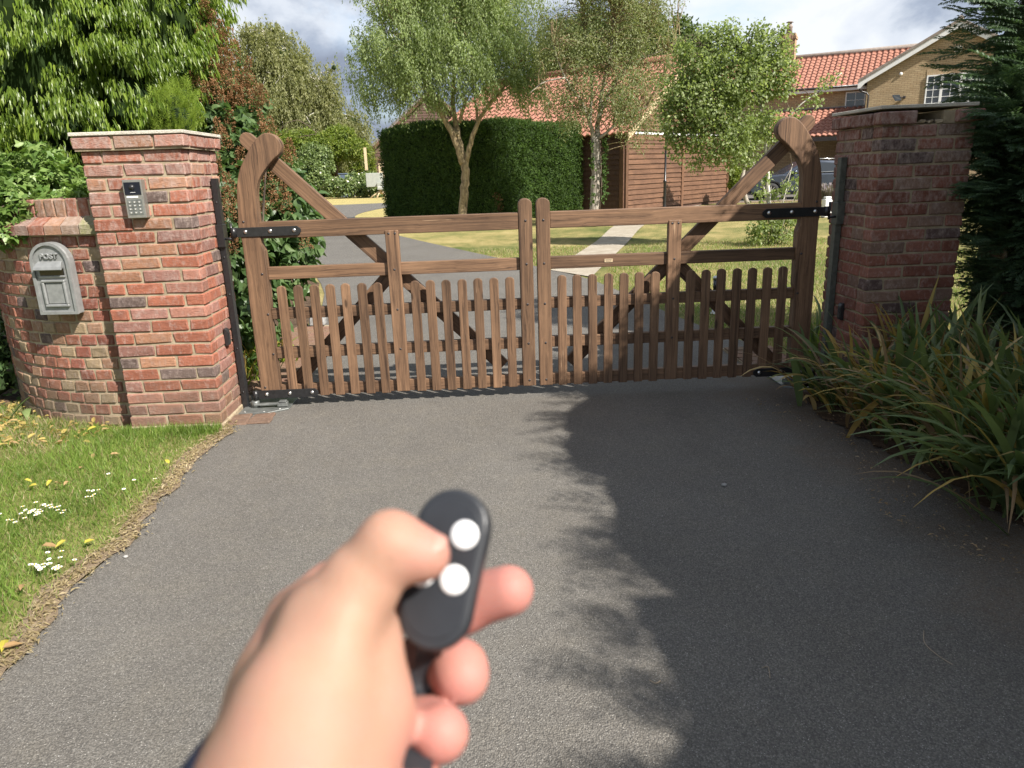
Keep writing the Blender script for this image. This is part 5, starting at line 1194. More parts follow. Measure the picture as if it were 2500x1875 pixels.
leafy_tree('broadleaf_tree', db, DB, 'dense dark green round tree behind the ridge of the barn', L_DKTREE, B_DARK, [([(db[0], db[1], 0), P_(1540, 300, 46), P_(1530, 200, 46)], .35, .1), ([P_(1540, 320, 46), P_(1420, 200, 46)], .2, .05), ([P_(1540, 320, 46), P_(1640, 200, 46)], .2, .05)], 4200, 12, .24, .16, 0, twigs=60, tw_r=.03, corefill=.72, smallgap=.45, shell=.75)
sb = tuple(onY(820, 430, 56)[:2]) + (0,)
SBb = onYs([(800, 360, 55, 1.5, .7), (860, 365, 55, 1.2, .6), (740, 355, 55, 1.4, .8), (830, 335, 55.5, 1.1, .7), (690, 370, 55, 1.4)])
leafy_tree('garden_tree', sb, SBb, 'small spreading green tree under the far birch and above the bright hedge', L_HEDGE2, B_DARK, [([(sb[0], sb[1], 0), P_(820, 400, 55.5), P_(810, 360, 55.5)], .16, .07)], 1800, 10, .24, .11, 0, twigs=40, tw_r=.02, corefill=.6, smallgap=.3, shell=.7)
# rose bed in front of the bright hedge
rb = tuple(onY(860, 480, 52)[:2]) + (0,)
rs = empty('rose_bush', rb, label='wide bank of pale roses and leafy shrubs beyond the far bend of the drive', cat='shrub')
RB = onYs([(815, 455, 51.5, 0.78, .9), (850, 460, 51.5, 0.78, .8), (890, 462, 51.5, 0.78, .8), (790, 445, 51.9, 0.71), (925, 468, 51.5, 0.57), (870, 445, 52.0, 0.85, .8), (760, 425, 52.5, 1.14), (725, 420, 52.7, 1.14), (905, 445, 52.1, 0.71), (940, 472, 51.6, 0.35), (770, 395, 53.5, 1.42)])
mb = MB(); cen, out, _ = crown_points(RB, 2600, .7); leaves_around(mb, T_DIA, W2L(rs, cen), out, 6, .17, .18, .12, .2); mb.obj('foliage', L_ROSE, rs); mb = MB(); core(mb, RB, .7, 1); filler(mb, rs, 'inner_foliage', INNER)
mb = MB(); cen, out, _ = crown_points(RB[:6], 90, .95); cen = cen[out[:, 1] < .2]; X, Y, Z = frames(rv(len(cen)), rv(len(cen))); mb.scatter(T_HEART[0], T_HEART[1], W2L(rs, cen+out[:len(cen)]*0+np.array([0, -.1, .08])), X, Y, Z, (.12+0*cen[:, 0])); mb.obj('blossoms', plain('rose_petal', (.75, .72, .62), .6, 0, .1, 3), rs)

# lavender and clipped balls near the car
lv = tuple(onY(2030, 470, 21)[:2])
la = empty('lavender_bush', (*lv, 0), label='greyish purple lavender bush below the rear wheel of the dark car', cat='shrub')
mb = MB(); n = 700; az = RNG.random(n)*2*math.pi; tl = RNG.random(n)**.5; d = unit(np.stack([np.cos(az)*tl*.7, np.sin(az)*tl*.7, 1+0*az], 1)); X, Y, Z = frames(d, rv(n)); s = .75*(.7+.4*RNG.random(n)); mb.scatter([(0, 0, 0), (.5, .02, 0), (.86, .012, 0), (.9, .035, .0), (1, 0, 0), (.9, -.035, 0), (.86, -.012, 0), (.5, -.02, 0)], [(0, 1, 7), (1, 2, 6, 7), (2, 3, 4, 5, 6)], np.stack([np.cos(az)*tl*.15, np.sin(az)*tl*.15, 0*az], 1), X, Y, Z, s); mb.obj('stems', L_LAV, la)
def ball(px, py, Y, r, lab):
    c = onY(px, py, Y); o = empty('topiary_ball', (c[0], c[1], c[2]-r), label=lab, cat='shrub'); mb = MB(); n = 500; q = rv(n)*r; leaves_around(mb, T_DIA, q+np.array([0, 0, r]), unit(q), 5, .05, .09, .05, 0); mb.obj('foliage', L_HEDGE2, o); mb = MB(); core(mb, [(np.array([0, 0, r]), (r, r, r))], .9, 2); mb.obj('inner_foliage', INNER, o); mb = MB(); mb.tube([(0, 0, -(c[2]-r)), (0, 0, r)], .04, 6); mb.obj('stem', B_DARK, o)
ball(1798, 427, 23.5, .22, 'upper of two small clipped green balls seen past the end of the barn'); ball(1798, 450, 23.4, .26, 'lower of two small clipped green balls seen past the end of the barn')
gt = (8.9, 20.5, 0)
leafy_tree('garden_tree', gt, onYs([(1810, 350, 20.5, .5), (1850, 330, 20.5, .4), (1790, 320, 20.5, .3)]), 'small tree with a twisted grey trunk behind the birch, seen past the barn end', L_BIRCH, B_GREY, [([(gt[0], gt[1], 0), P_(1812, 440, 20.5), P_(1820, 400, 20.5), P_(1815, 360, 20.5)], .08, .04), ([P_(1812, 440, 20.5), P_(1838, 400, 20.5), P_(1835, 360, 20.5)], .05, .03)], 300, 10, .09, .06, 0, twigs=60, smallgap=.2)

# ------------------------------------------------------------------ barn
def wave_roof(W_, L_, tw=.25, rw=.30, amp=.030, step=.024):
    # slope in local x (along ridge) and y (up the slope)
    nx = int(W_/tw*6); rows = int(math.ceil(L_/rw)); V = []; F = []
    xs = np.linspace(0, W_, nx+1); wv = amp*np.sin(xs/tw*2*math.pi) + amp*.35*np.sin(xs/tw*4*math.pi+.6)
    k = 0
    for r_ in range(rows):
        y0 = r_*rw; y1 = min(L_, (r_+1)*rw+.02); a = np.stack([xs, np.full_like(xs, y0), wv+step+.012], 1); b = np.stack([xs, np.full_like(xs, y1), wv+.006], 1); c = np.stack([xs, np.full_like(xs, y0), wv-.012], 1)
        V += [c, a, b]
        for i in range(nx):
            F.append((k+i, k+i+1, k+nx+1+i+1, k+nx+1+i)); F.append((k+nx+1+i, k+nx+1+i+1, k+2*(nx+1)+i+1, k+2*(nx+1)+i))
        k += 3*(nx+1)
    return np.concatenate(V), F
def roof_slope(name, parent, W_, L_, origin, xdir, ydir, **kw):
    V, F = wave_roof(W_, L_, **kw); x = Vector(xdir).normalized(); y = Vector(ydir).normalized(); z = x.cross(y)
    if z.z < 0: V[:, 0] = W_-V[:, 0]; origin = Vector(origin)+x*W_; x = -x; z = x.cross(y); V = V.copy()
    M = Matrix((x, y, z)).transposed().to_4x4(); M.translation = Vector(origin)
    mb = MB(); mb.add(V, F); o = mb.obj(name, TILE, parent); o.matrix_local = M; return o
def boards(name, parent, x0, x1, z0, z1, yv, prof=None, h=.165, mt=BOARD, axis=0):
    # lapped boards on a wall facing local -y (axis 0) or local -x (axis 1)
    mb = MB(); z = z0; k = 0
    while z < z1-.01:
        zt = min(z+h+.012, z1); a, b = x0, x1
        if prof: a, b = prof((z+zt)/2)
        if b-a > .05:
            j = .004*random.random(); y0, y1 = yv-.048-j, yv-.010
            P = [(a, y0, z), (b, y0, z), (b, y1, zt), (a, y1, zt), (a, yv, z), (b, yv, z), (b, yv, zt), (a, yv, zt)]
            if axis == 1: P = [(p[1], p[0], p[2]) for p in P]
            mb.add(P, [(0, 1, 2, 3), (4, 7, 6, 5), (0, 4, 5, 1), (1, 5, 6, 2), (3, 2, 6, 7), (0, 3, 7, 4)])
        z += h; k += 1
    return mb.obj(name, mt, parent)
BOARDH = BOARD.copy(); BOARDH.name = 'weatherboard_horizontal'
for nde in BOARDH.node_tree.nodes:
    if nde.type == 'MAPPING':
        s3 = nde.inputs['Scale'].default_value; nde.inputs['Scale'].default_value = (s3[2], s3[1], s3[0])
BARN_DK = plain('dark_board', (.075, .040, .028), .8, 0, .25, 12)  # own tone of the far barn; painted shade on the near barn's side
def barn():
    ang = math.atan2(.725, .689)
    root = empty('barn', (4.52, 20.09, 0), ang, label='brown weatherboarded barn with a red pantile roof behind the clipped hedge', cat='barn')
    # local x along the gable, local y along the ridge (away to the left)
    Wd, Ln, ez, az = 7.75, 9.2, 2.62, 5.05; pit = math.atan2(az-ez, Wd/2)
    def prof(z):
        if z <= ez: return (.0, Wd)
        t = (z-ez)/(az-ez)*Wd/2; return (t, Wd-t)
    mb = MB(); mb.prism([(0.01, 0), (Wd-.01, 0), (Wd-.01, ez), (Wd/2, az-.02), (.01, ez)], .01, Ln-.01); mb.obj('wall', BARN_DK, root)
    boards('gable_boards', root, 0, Wd, .12, ez-.10, 0, None, mt=BOARDH); boards('gable_upper_boards', root, 0, Wd, ez+.05, az-.1, .0, prof, mt=BOARDH)
    b = boards('side_boards', root, 0, Ln, .12, ez-.06, 0, None, mt=BARN_DK, axis=1)  # darker than the gable boards: shade of this side put into the colour
    for x in (.07, 3.875, Wd-.07):
        mb = MB(); mb.box((x-.075, -.072, 0), (x+.075, -.004, ez)); mb.obj('corner_board', BOARD, root, bevel=.006)
    mb = MB(); mb.box((-.062, .002, 0), (-.003, .16, ez-.04)); mb.obj('corner_board', BOARD, root, bevel=.006)
    mb = MB(); mb.box((.15, -.075, ez-.07), (Wd, -.01, ez+.0)); mb.obj('flashing_strip', WHITEP, root, bevel=.004); mb = MB(); mb.box((.0, -.055, ez-.24), (Wd, -.004, ez-.075)); mb.obj('tie_beam', BOARDH, root, bevel=.004)
    sl_ = Wd/2/math.cos(pit)+.32; ov = .30
    for s in (0, 1):
        xe = -.27 if s == 0 else Wd+.27; ze = ez-.27*math.tan(pit)+.10; yd = (math.cos(pit)*(1 if s == 0 else -1), 0, math.sin(pit))
        roof_slope('roof', root, Ln+2*ov, sl_, (xe, -ov, ze), (0, 1, 0), yd)
    mb = MB(); mb.tube([(Wd/2, -ov, az+.17), (Wd/2, Ln+ov, az+.17)], .13, 10); mb.obj('ridge_tiles', TILE, root)
    for s in (1, -1):
        for yy in (-ov-.015, Ln+ov-.015):
            x0 = Wd/2; mb = MB(); x1 = x0 - s*(Wd/2+.27); poly = [(x0, az+.13), (x0, az-.08), (x1, ez-.27*math.tan(pit)-.12), (x1, ez-.27*math.tan(pit)+.09)]
            mb.prism(poly if s < 0 else poly[::-1], yy, yy+.03); mb.obj('bargeboard', PALEWOOD if yy < 0 else BOARD, root, bevel=.004)
barn()
def far_barn():
    c = onY(887, 400, 60); root = empty('far_barn', (c[0], c[1], 0), R(12), label='dark boarded barn gable just left of the clipped hedge, far away', cat='barn')
    h = c[2]; Wd = 12; ez = onY(889, 388, 60)[2]; az = ez+5.2
    mb = MB(); mb.prism([(0, 0), (Wd, 0), (Wd, ez), (Wd/2, az), (0, ez)], 0, 8); mb.obj('wall', BARN_DK, root)
    boards('boards', root, .1, Wd-.1, .2, az-.3, 0, lambda z: (.1, Wd-.1) if z < ez else (.1+(z-ez)/(az-ez)*Wd/2, Wd-.1-(z-ez)/(az-ez)*Wd/2), .21, BARN_DK)
    mb = MB(); mb.box((0.05, -.10, ez-.15), (Wd, -.045, ez+.12)); mb.obj('tie_beam', BOARD, root)
    for s in (1, -1):
        x1 = Wd/2 - s*(Wd/2+.4); sl = (az-ez)/(Wd/2); poly = [(Wd/2, az+.25), (Wd/2, az-.06), (x1, ez-.4*sl-.06), (x1, ez-.4*sl+.25)]
        mb = MB(); mb.prism(poly if s < 0 else poly[::-1], -.35, 8.3); mb.obj('roof', SLATE, root); mb = MB(); mb.prism([(a, b-.04) for a, b in (poly if s < 0 else poly[::-1])], -.42, -.36); mb.obj('bargeboard', BOARD, root)
far_barn()
# lamp post
lp = onY(1627, 400, 17.9); root = empty('lamp_post', (lp[0]-.03, 17.9, 0), label='slender black lamp post standing in front of the sunlit barn gable', cat='lamp post')
mb = MB(); mb.lathe([(0, 0), (.07, 0), (.07, .05), (.045, .08), (.045, .4), (.042, 1.02), (.055, 1.04), (.055, 1.08), (.032, 1.10), (.030, 2.25), (.04, 2.28), (.02, 2.33), (0, 2.33)], 14); mb.obj('column', BLACK, root)
mb = MB(); mb.lathe([(0, 2.33), (.06, 2.33), (.10, 2.60), (0, 2.60)], 6); mb.obj('lantern_glass', GLASS, root); mb = MB(); mb.lathe([(.125, 2.60), (.10, 2.63), (.03, 2.72), (.012, 2.78), (0, 2.79)], 6); mb.obj('lantern_cap', BLACK, root)
# cabinet, skip and bin far left
c = onY(915, 440, 50); root = empty('meter_cabinet', (c[0], c[1], 0), R(-8), label='pale grey cabinet on a splayed timber stand beyond the bend of the drive', cat='cabinet')
mb = MB(); mb.cbox((-.56, -.3, c[2]-.46), (.54, .3, c[2]+.50), .02); mb.obj('cabinet', GREYBOX, root); mb = MB(); mb.cbox((.28, -.52, c[2]-.66), (.72, -.31, c[2]-.14), .015); mb.obj('small_box', GREYBOX, root); mb = MB(); mb.box((.34, -.535, c[2]-.50), (.66, -.52, c[2]-.45)); mb.obj('label_strip', WHITEP, root)
for (x, y) in ((-.55, -.45), (-.15, -.6), (.45, -.5), (.75, -.3), (.1, .5)):
    mb = MB(); mb.tube([(.42, -.2, c[2]-.7), (x*1.3+.4, y, .0)], .05, 6); mb.obj('leg', PALEWOOD, root)
mb = MB(); mb.tube([(.42, -.2, c[2]-.45), (.42, -.2, .25)], .09, 6); mb.obj('post', PALEWOOD, root)
c = onY(948, 470, 53); root = empty('skip', (c[0], c[1], 0), 0, label='yellow builders skip holding timber offcuts beside the grey cabinet', cat='skip')
z1 = onY(948, 448, 53)[2]; mb = MB(); V = np.array([(-.35, -.8, 0), (1.3, -.8, 0), (1.3, .8, 0), (-.35, .8, 0), (-.85, -.9, z1), (1.8, -.9, z1), (1.8, .9, z1), (-.85, .9, z1), (-.8, -.83, z1), (1.74, -.83, z1), (1.74, .83, z1), (-.8, .83, z1), (-.33, -.75, .08), (1.27, -.75, .08), (1.27, .75, .08), (-.33, .75, .08)])
mb.add(V, [(0, 3, 2, 1), (0, 1, 5, 4), (1, 2, 6, 5), (2, 3, 7, 6), (3, 0, 4, 7), (4, 5, 9, 8), (5, 6, 10, 9), (6, 7, 11, 10), (7, 4, 8, 11), (8, 9, 13, 12), (9, 10, 14, 13), (10, 11, 15, 14), (11, 8, 12, 15), (12, 13, 14, 15)]); mb.obj('body', YELLOW, root, bevel=.01); mb = MB(); mb.box((-.9, -.94, z1-.12), (1.85, -.88, z1+.02)); mb.obj('rim', YELLOW, root, bevel=.01)
for k, (p, q, w, lab) in enumerate((((-1.45, -.3, z1+1.0), (-.55, .1, z1-.3), .20, 'long pale timber offcut leaning over the left end of the yellow skip'), ((-.3, -.6, z1+.32), (.75, -.2, z1+.10), .42, 'broad pale board lying across the top of the yellow skip'))):
    o = plank('timber_offcut', (0, 0, 0), np.array(q)-np.array(p), w, .04, PALEWOOD, None); M = o.matrix_local.copy(); M.translation = Vector(np.array(p)+np.array([c[0], c[1], 0])); o.matrix_world = M; tag(o, lab, 'timber')
c = onY(845, 430, 54.5); mb = MB(); mb.cbox((-.5, -.4, 0), (.5, .4, c[2]+.12), .04); mb.cbox((-.55, -.44, c[2]+.12), (.55, .44, c[2]+.22), .03); mb.obj('water_tank', plain('blue_grey_plastic', (.10, .13, .18), .4, 0, .1, 4), None, (c[0], c[1], 0), label='blue grey tank half hidden behind the distant roses', cat='tank')

# ------------------------------------------------------------------ house
def uvwall(name, parent, poly, y, mt=TAN, u0=0., flip=False):     # polygon in local XZ on plane y, with metres as UV
    bm = bmesh.new(); vs = [bm.verts.new((x, y, z)) for x, z in poly]; f = bm.faces.new(vs); uvl = bm.loops.layers.uv.new('UVMap')
    for l in f.loops: l[uvl].uv = (l.vert.co.x+u0, l.vert.co.z)
    if f.normal.y > 0: f.normal_flip()
    bmesh.ops.triangulate(bm, faces=bm.faces[:]); me = bpy.data.meshes.new(name); bm.to_mesh(me); bm.free(); me.materials.append(mt); return link(name, me, parent)
def window(parent, x0, x1, z0, z1, y, cols, rows, lights=None):
    mb = MB(); fr = .055; g = y+.045
    bars = [((x0, z0), (x1, z0+fr)), ((x0, z1-fr), (x1, z1)), ((x0, z0+fr), (x0+fr, z1-fr)), ((x1-fr, z0+fr), (x1, z1-fr))]
    lights = lights or [(x0, x1)]
    for (a, b) in lights[1:]: bars.append(((a-.05, z0+fr), (a+.05, z1-fr)))
    for (a, b) in bars: mb.box((a[0], y-.05, a[1]), (b[0], y+.02, b[1]))
    w = mb.obj('window', WHITEP, parent, bevel=.006)
    mb = MB()
    for (a, b) in lights:
        for i in range(1, cols): xx = a+(b-a)*i/cols; mb.box((xx-.011, y-.035, z0+fr), (xx+.011, y-.02, z1-fr))
        for j in range(1, rows): zz = z0+(z1-z0)*j/rows; mb.box((a+.03, y-.036, zz-.011), (b-.03, y-.019, zz+.011))
    mb.obj('glazing_bars', WHITEP, w)
    mb = MB(); mb.box((x0+.02, y-.016, z0+.02), (x1-.02, y-.010, z1-.02)); mb.obj('pane', GLASS, w)
    mb = MB(); mb.box((x0-.06, y-.10, z0-.05), (x1+.06, y+.01, z0-.002)); mb.obj('sill', WHITEP, w, bevel=.005)
    return w
def house():
    H = np.array([16.95, 28.88]); ang = -R(31)
    root = empty('house', (H[0], H[1], 0), ang, label='buff brick house with white bargeboards and orange pantile roofs above the right pillar', cat='house')
    Wg, ez, az = 6.5, 4.90, 6.72; pit = math.atan2(az-ez, Wg/2)
    uvwall('gable_wall', root, [(0, 0), (Wg, 0), (Wg, ez), (Wg/2, az), (0, ez)], 0)
    mb = MB(); mb.box((0.005, .01, 0), (.01, 3, ez)); mb.box((Wg-.01, .01, 0), (Wg-.005, 6, ez)); mb.obj('side_wall', TAN, root)
    for s in (0, 1):
        yd = (math.cos(pit)*(1 if s == 0 else -1), 0, math.sin(pit)); xe = -.32 if s == 0 else Wg+.32
        roof_slope('gable_roof', root, 7.0, Wg/2/math.cos(pit)+.38, (xe, -.22, ez-.32*math.tan(pit)+.13), (0, 1, 0), yd)
        sg = 1 if s == 0 else -1; x0 = Wg/2; x1 = x0 - sg*(Wg/2+.36); t = math.tan(pit); zb = ez-.36*t
        poly = [(x0, az+.08), (x0, az-.16), (x1+sg*.28, zb-.16+.28*t), (x1+sg*.1, zb-.20), (x1, zb-.20), (x1, zb+.05)]
        mb = MB(); mb.prism(poly[::-1] if s == 0 else poly, -.26, -.22); mb.obj('bargeboard', WHITEP, root, bevel=.005)
        poly = [(x0, az+.20), (x0, az+.08), (x1, zb+.05), (x1, zb+.17)]
        mb = MB(); mb.prism(poly[::-1] if s == 0 else poly, -.30, -.18); mb.obj('verge_tiles', SLATE, root, bevel=.01)
    mb = MB(); mb.tube([(Wg/2, -.28, az+.17), (Wg/2, 7, az+.17)], .12, 10); mb.obj('ridge_tiles', SLATE, root)
    window(root, 2.28, 4.25, 3.66, 4.83, -.0, 2, 4, [(2.28, 2.86), (2.86, 3.55), (3.55, 4.25)])
    # brick arch over the window
    mb = MB()
    for i in range(27): mb.cbox((2.26+i*.075, -.012, 4.84), (2.26+i*.075+.066, .0, 5.05), .003, col=(.46*(.9+.2*random.random()), .32, .15))
    mb.box((2.25, -.006, 4.835), (4.29, .001, 5.055), mi=1); mb.obj('brick_arch', [BRICK, MORTAR], root, vc=True)
    # main wing set back, running to the left
    B = 2.5; L0 = -7.5
    uvwall('main_wall', root, [(L0, 0), (.2, 0), (.2, 4.72), (L0, 4.72)], B, u0=.1)
    mb = MB(); mb.box((L0, B-.30, 4.66), (.0, B-.26, 4.86)); mb.box((L0, B-.26, 4.66), (.0, B, 4.69)); mb.obj('fascia', WHITEP, root, bevel=.004)
    mb = MB(); mb.tube([(L0, B-.34, 4.84), (-.02, B-.34, 4.84)], .055, 8); mb.obj('gutter', DARKP, root)
    p2 = math.atan2(1.55, 2.6)
    roof_slope('main_roof', root, 11.5, 2.95/math.cos(p2)+.0, (L0, B-.36, 4.84), (1, 0, 0), (0, math.cos(p2), math.sin(p2)))
    roof_slope('main_roof', root, 11.5, 3.2, (L0, B+5.6, 4.84), (1, 0, 0), (0, -math.cos(p2), math.sin(p2)))
    rz = 4.84+2.95*math.tan(p2)+.05
    mb = MB(); mb.tube([(L0, B+2.6, rz), (4.0, B+2.6, rz)], .12, 10); mb.obj('ridge_tiles', SLATE, root)
    window(root, -1.05, -.18, 3.84, 4.60, B, 2, 2)
    # lean-to roof below
    p3 = math.atan2(1.35, 2.5); mb = MB()
    roof_slope('lean_to_roof', root, 4.6, 2.45/math.cos(p3), (-4.2, B-2.45, 2.60), (1, 0, 0), (0, math.cos(p3), math.sin(p3)))
    mb = MB(); mb.box((-4.25, B-2.52, 2.38), (.35, B-2.47, 2.56)); mb.obj('lean_to_fascia', DARKP, root); mb = MB(); mb.box((-4.27, B-2.5, 2.40), (-4.22, B, 2.58)); mb.obj('lean_to_end_board', WHITEP, root)
    mb = MB(); mb.box((-4.2, B-.06, 3.93), (.2, B, 3.98)); mb.obj('lead_flashing', LEAD, root)
    for x in (-4.1, -2.2): mb = MB(); mb.box((x, B-2.40, 0), (x+.12, B-2.28, 2.45)); mb.obj('porch_post', BOARD, root)
    # chimney
    cx = onY(1985, 140, 34.3); loc = np.array([-4.15, B+2.2]); mb = MB(); zt = rz+1.12
    for k in range(int((zt-rz+.6)/.075)):
        z = rz-.6+k*.075; o = .045 if k > int((zt-rz+.6)/.075)-4 and k < int((zt-rz+.6)/.075)-1 else 0
        for i in range(4):
            mb.cbox((-.36-o+i*.18, -.26-o, z), (-.36+o+i*.18+.17, -.14, z+.065), .003, col=(.50*(.9+.25*random.random()), .34, .18)); 
        for i in range(3): mb.cbox((.25, -.26-o+i*.18, z), (.36+o, -.26+i*.18+.17+o*(i == 2), z+.065), .003, col=(.50*(.9+.25*random.random()), .34, .18)); mb.cbox((-.36-o, -.26-o+i*.18, z), (-.25, -.26+i*.18+.17, z+.065), .003, col=(.48, .33, .17))
    mb.box((-.345, -.245, rz-.7), (.345, .27, zt-.02), mi=1); ch = mb.obj('chimney', [BRICK, MORTAR], root, (loc[0], loc[1], 0), vc=True)
    mb = MB(); mb.box((-.40, -.30, rz-.62), (.40, .3, rz-.28)); mb.obj('lead_flashing', LEAD, ch)
    mb = MB(); mb.lathe([(0, zt-.03), (.15, zt-.03), (.14, zt+.26), (.16, zt+.28), (.16, zt+.34), (.12, zt+.36), (.10, zt+.44), (.10, zt+.50), (.19, zt+.51), (.10, zt+.56), (0, zt+.57)], 14); mb.obj('chimney_pot', SLATE, ch)
    # downpipe, floodlight, alarm box, small white lamp
    mb = MB(); mb.tube([(-.28, -.10, 4.62), (-.28, -.10, 4.42), (.02, -.09, 4.30), (.10, -.07, 4.2), (.10, -.07, 0)], .036, 8); mb.tube([(-.30, B-.34, 4.82), (-.28, -.10, 4.62)], .04, 6); mb.obj('downpipe', DARKP, root)
    fl = empty('floodlight', (0, 0, 0)); fl.parent = root
    mb = MB(); mb.cbox((1.46, -.06, 3.98), (1.56, .0, 4.08), .01); mb.tube([(1.46, -.05, 4.04), (1.36, -.10, 4.02)], .02, 6); mb.obj('bracket', DARKP, fl); mb = MB(); V = np.array([(1.05, -.30, 4.08), (1.32, -.12, 4.08), (1.40, -.20, 3.90), (1.18, -.38, 3.88)]); mb.add(np.concatenate([V, V+np.array([0, .02, .06])]), [(0, 1, 2, 3), (4, 7, 6, 5), (0, 4, 5, 1), (1, 5, 6, 2), (2, 6, 7, 3), (3, 7, 4, 0)]); mb.obj('lamp_head', GLASS, fl)
    mb = MB(); mb.prism([(-.17, .12), (-.10, -.10), (0, -.17), (.10, -.10), (.17, .12), (.10, .155), (-.10, .155)], -.08, 0); a = mb.obj('alarm_box', plain('cream_plastic', (.72, .70, .55), .4, 0, .05, 3), root, (3.3, 0, 5.72), bevel=.01); mb = MB(); mb.prism([(-.10, -.02), (-.055, -.115), (0, -.15), (.055, -.115), (.10, -.02)], -.085, -.079); mb.box((-.075, -.084, .03), (.075, -.0795, .055)); a2 = mb.obj('alarm_lens', NAVY, a, (0, 0, -.03))
    mb = MB(); M = Matrix.Translation((1.28, 0, 4.98)) @ Matrix.Rotation(R(90), 4, 'X'); mb.lathe([(.07, 0), (.07, .03), (.05, .06), (0, .08)], 12, M); mb.obj('bulkhead_lamp', WHITEP, root)
house()

# ------------------------------------------------------------------ car
def car():
    c = onG(2028, 470); c = np.array([14.65, 26.6]); root = empty('parked_car', (c[0], c[1], .008), R(-6), label='dark blue grey estate car parked side on in front of the house', cat='car')
    # local x forward to the left (negative), rear wheel at x = 0
    side = [(.78, .38), (.86, .62), (.84, .92), (.70, 1.02), (.52, 1.36), (.20, 1.50), (-.9, 1.56), (-1.45, 1.52), (-2.35, 1.06), (-3.3, .93), (-3.62, .72), (-3.66, .45), (-3.55, .30)]
    def arch_(x0): return [(x0-.40, .28), (x0-.38, .48), (x0-.24, .66), (x0, .72), (x0+.24, .66), (x0+.38, .48), (x0+.40, .28)]
    bot = arch_(-2.75) + arch_(0); lower = [(.78, .38), (.86, .62), (.84, .92), (.66, 1.02), (-2.3, 1.02), (-3.3, .93), (-3.62, .72), (-3.66, .45), (-3.55, .28)] + bot + [(.74, .28)]
    mb = MB(); mb.prism(lower, -.90, .90); mb.obj('body', CARP, root, bevel=.06)
    cab = [(.68, 1.0), (.50, 1.34), (.20, 1.48), (-.9, 1.54), (-1.45, 1.50), (-2.30, 1.0)]
    V = [(x, -.86 if z < 1.1 else -.66, z) for x, z in cab] + [(x, .86 if z < 1.1 else .66, z) for x, z in cab]; n = len(cab)
    mb = MB(); mb.add(V, [list(range(n)), list(range(2*n-1, n-1, -1))] + [(i, i+n, (i+1) % n + n, (i+1) % n) for i in range(n)]); mb.obj('cabin', CARP, root, bevel=.05)
    def glass(poly):
        mb = MB(); q = lambda z: -.905+.20*(z-1.04)/.45+.02
        V = [(x, q(z)-.012, z) for x, z in poly] + [(x, q(z)+.06, z) for x, z in poly]; k = len(poly); mb.add(V, [list(range(k)), list(range(2*k-1, k-1, -1))] + [(i, i+k, (i+1) % k + k, (i+1) % k) for i in range(k)]); mb.obj('side_window', GLASS, root)
    glass([(-.95, 1.06), (-.95, 1.44), (-1.42, 1.41), (-1.98, 1.06)]); glass([(-.02, 1.08), (-.06, 1.40), (-.88, 1.44), (-.88, 1.06)]); glass([(.48, 1.12), (.24, 1.36), (.03, 1.39), (.05, 1.09)])
    mb = MB(); mb.tube([(-2.0, -.895, 1.045), (.50, -.895, 1.085), (.27, -.80, 1.40)], .010, 5); mb.tube([(-1.3, -.60, 1.60), (.1, -.60, 1.57)], .015, 5); mb.obj('trim', STEEL, root)
    for x in (-.78, .02):
        mb = MB(); mb.cbox((x-.22, -.925, .90), (x-.02, -.895, .93), .006); mb.obj('door_handle', STEEL, root)
    mb = MB(); bm = bmesh.new(); bmesh.ops.create_uvsphere(bm, u_segments=12, v_segments=8, radius=1); mb.add(np.array([v.co[:] for v in bm.verts])*np.array([.13, .10, .08])+np.array([-1.86, -1.02, 1.10]), [[v.index for v in f.verts] for f in bm.faces], smooth=True); bm.free(); mb.obj('mirror', CARP, root)
    for x in (0, -2.75):
        for y in (-.80, .80):
            w = empty('wheel', (x, y, .34)); w.parent = root
            M = Matrix.Rotation(R(90), 4, 'X'); mb = MB(); mb.lathe([(.22, -.11), (.31, -.115), (.34, -.08), (.34, .08), (.31, .115), (.22, .11)], 28, M); mb.obj('tyre', RUBBER, w)
            mb = MB(); mb.lathe([(.225, .10), (.21, .06), (.05, .05), (.04, .09), (0, .09)], 24, M, 0)
            for k in range(10):
                a = k*2*math.pi/10; mb.box((-.014, -.105, .04), (.014, -.085, .215), Matrix.Rotation(a, 4, 'Y'), 1)
            mb.obj('rim', [DARKP, STEEL], w)
    mb = MB(); mb.cbox((.70, -.84, .78), (.88, -.55, .92), .02); mb.obj('tail_light', plain('red_lens', (.30, .01, .01), .2, 0, .1, 10), root)
car()
mb = MB(); V = []
c = onG(1905, 468)
sheet('yard_edge_strip', [(9.5, 24.6), (30, 23.4), (30, 24.3), (9.5, 25.4)], .012, DRYV, kind='structure')  # strip of dry verge soil along the near edge of the yard
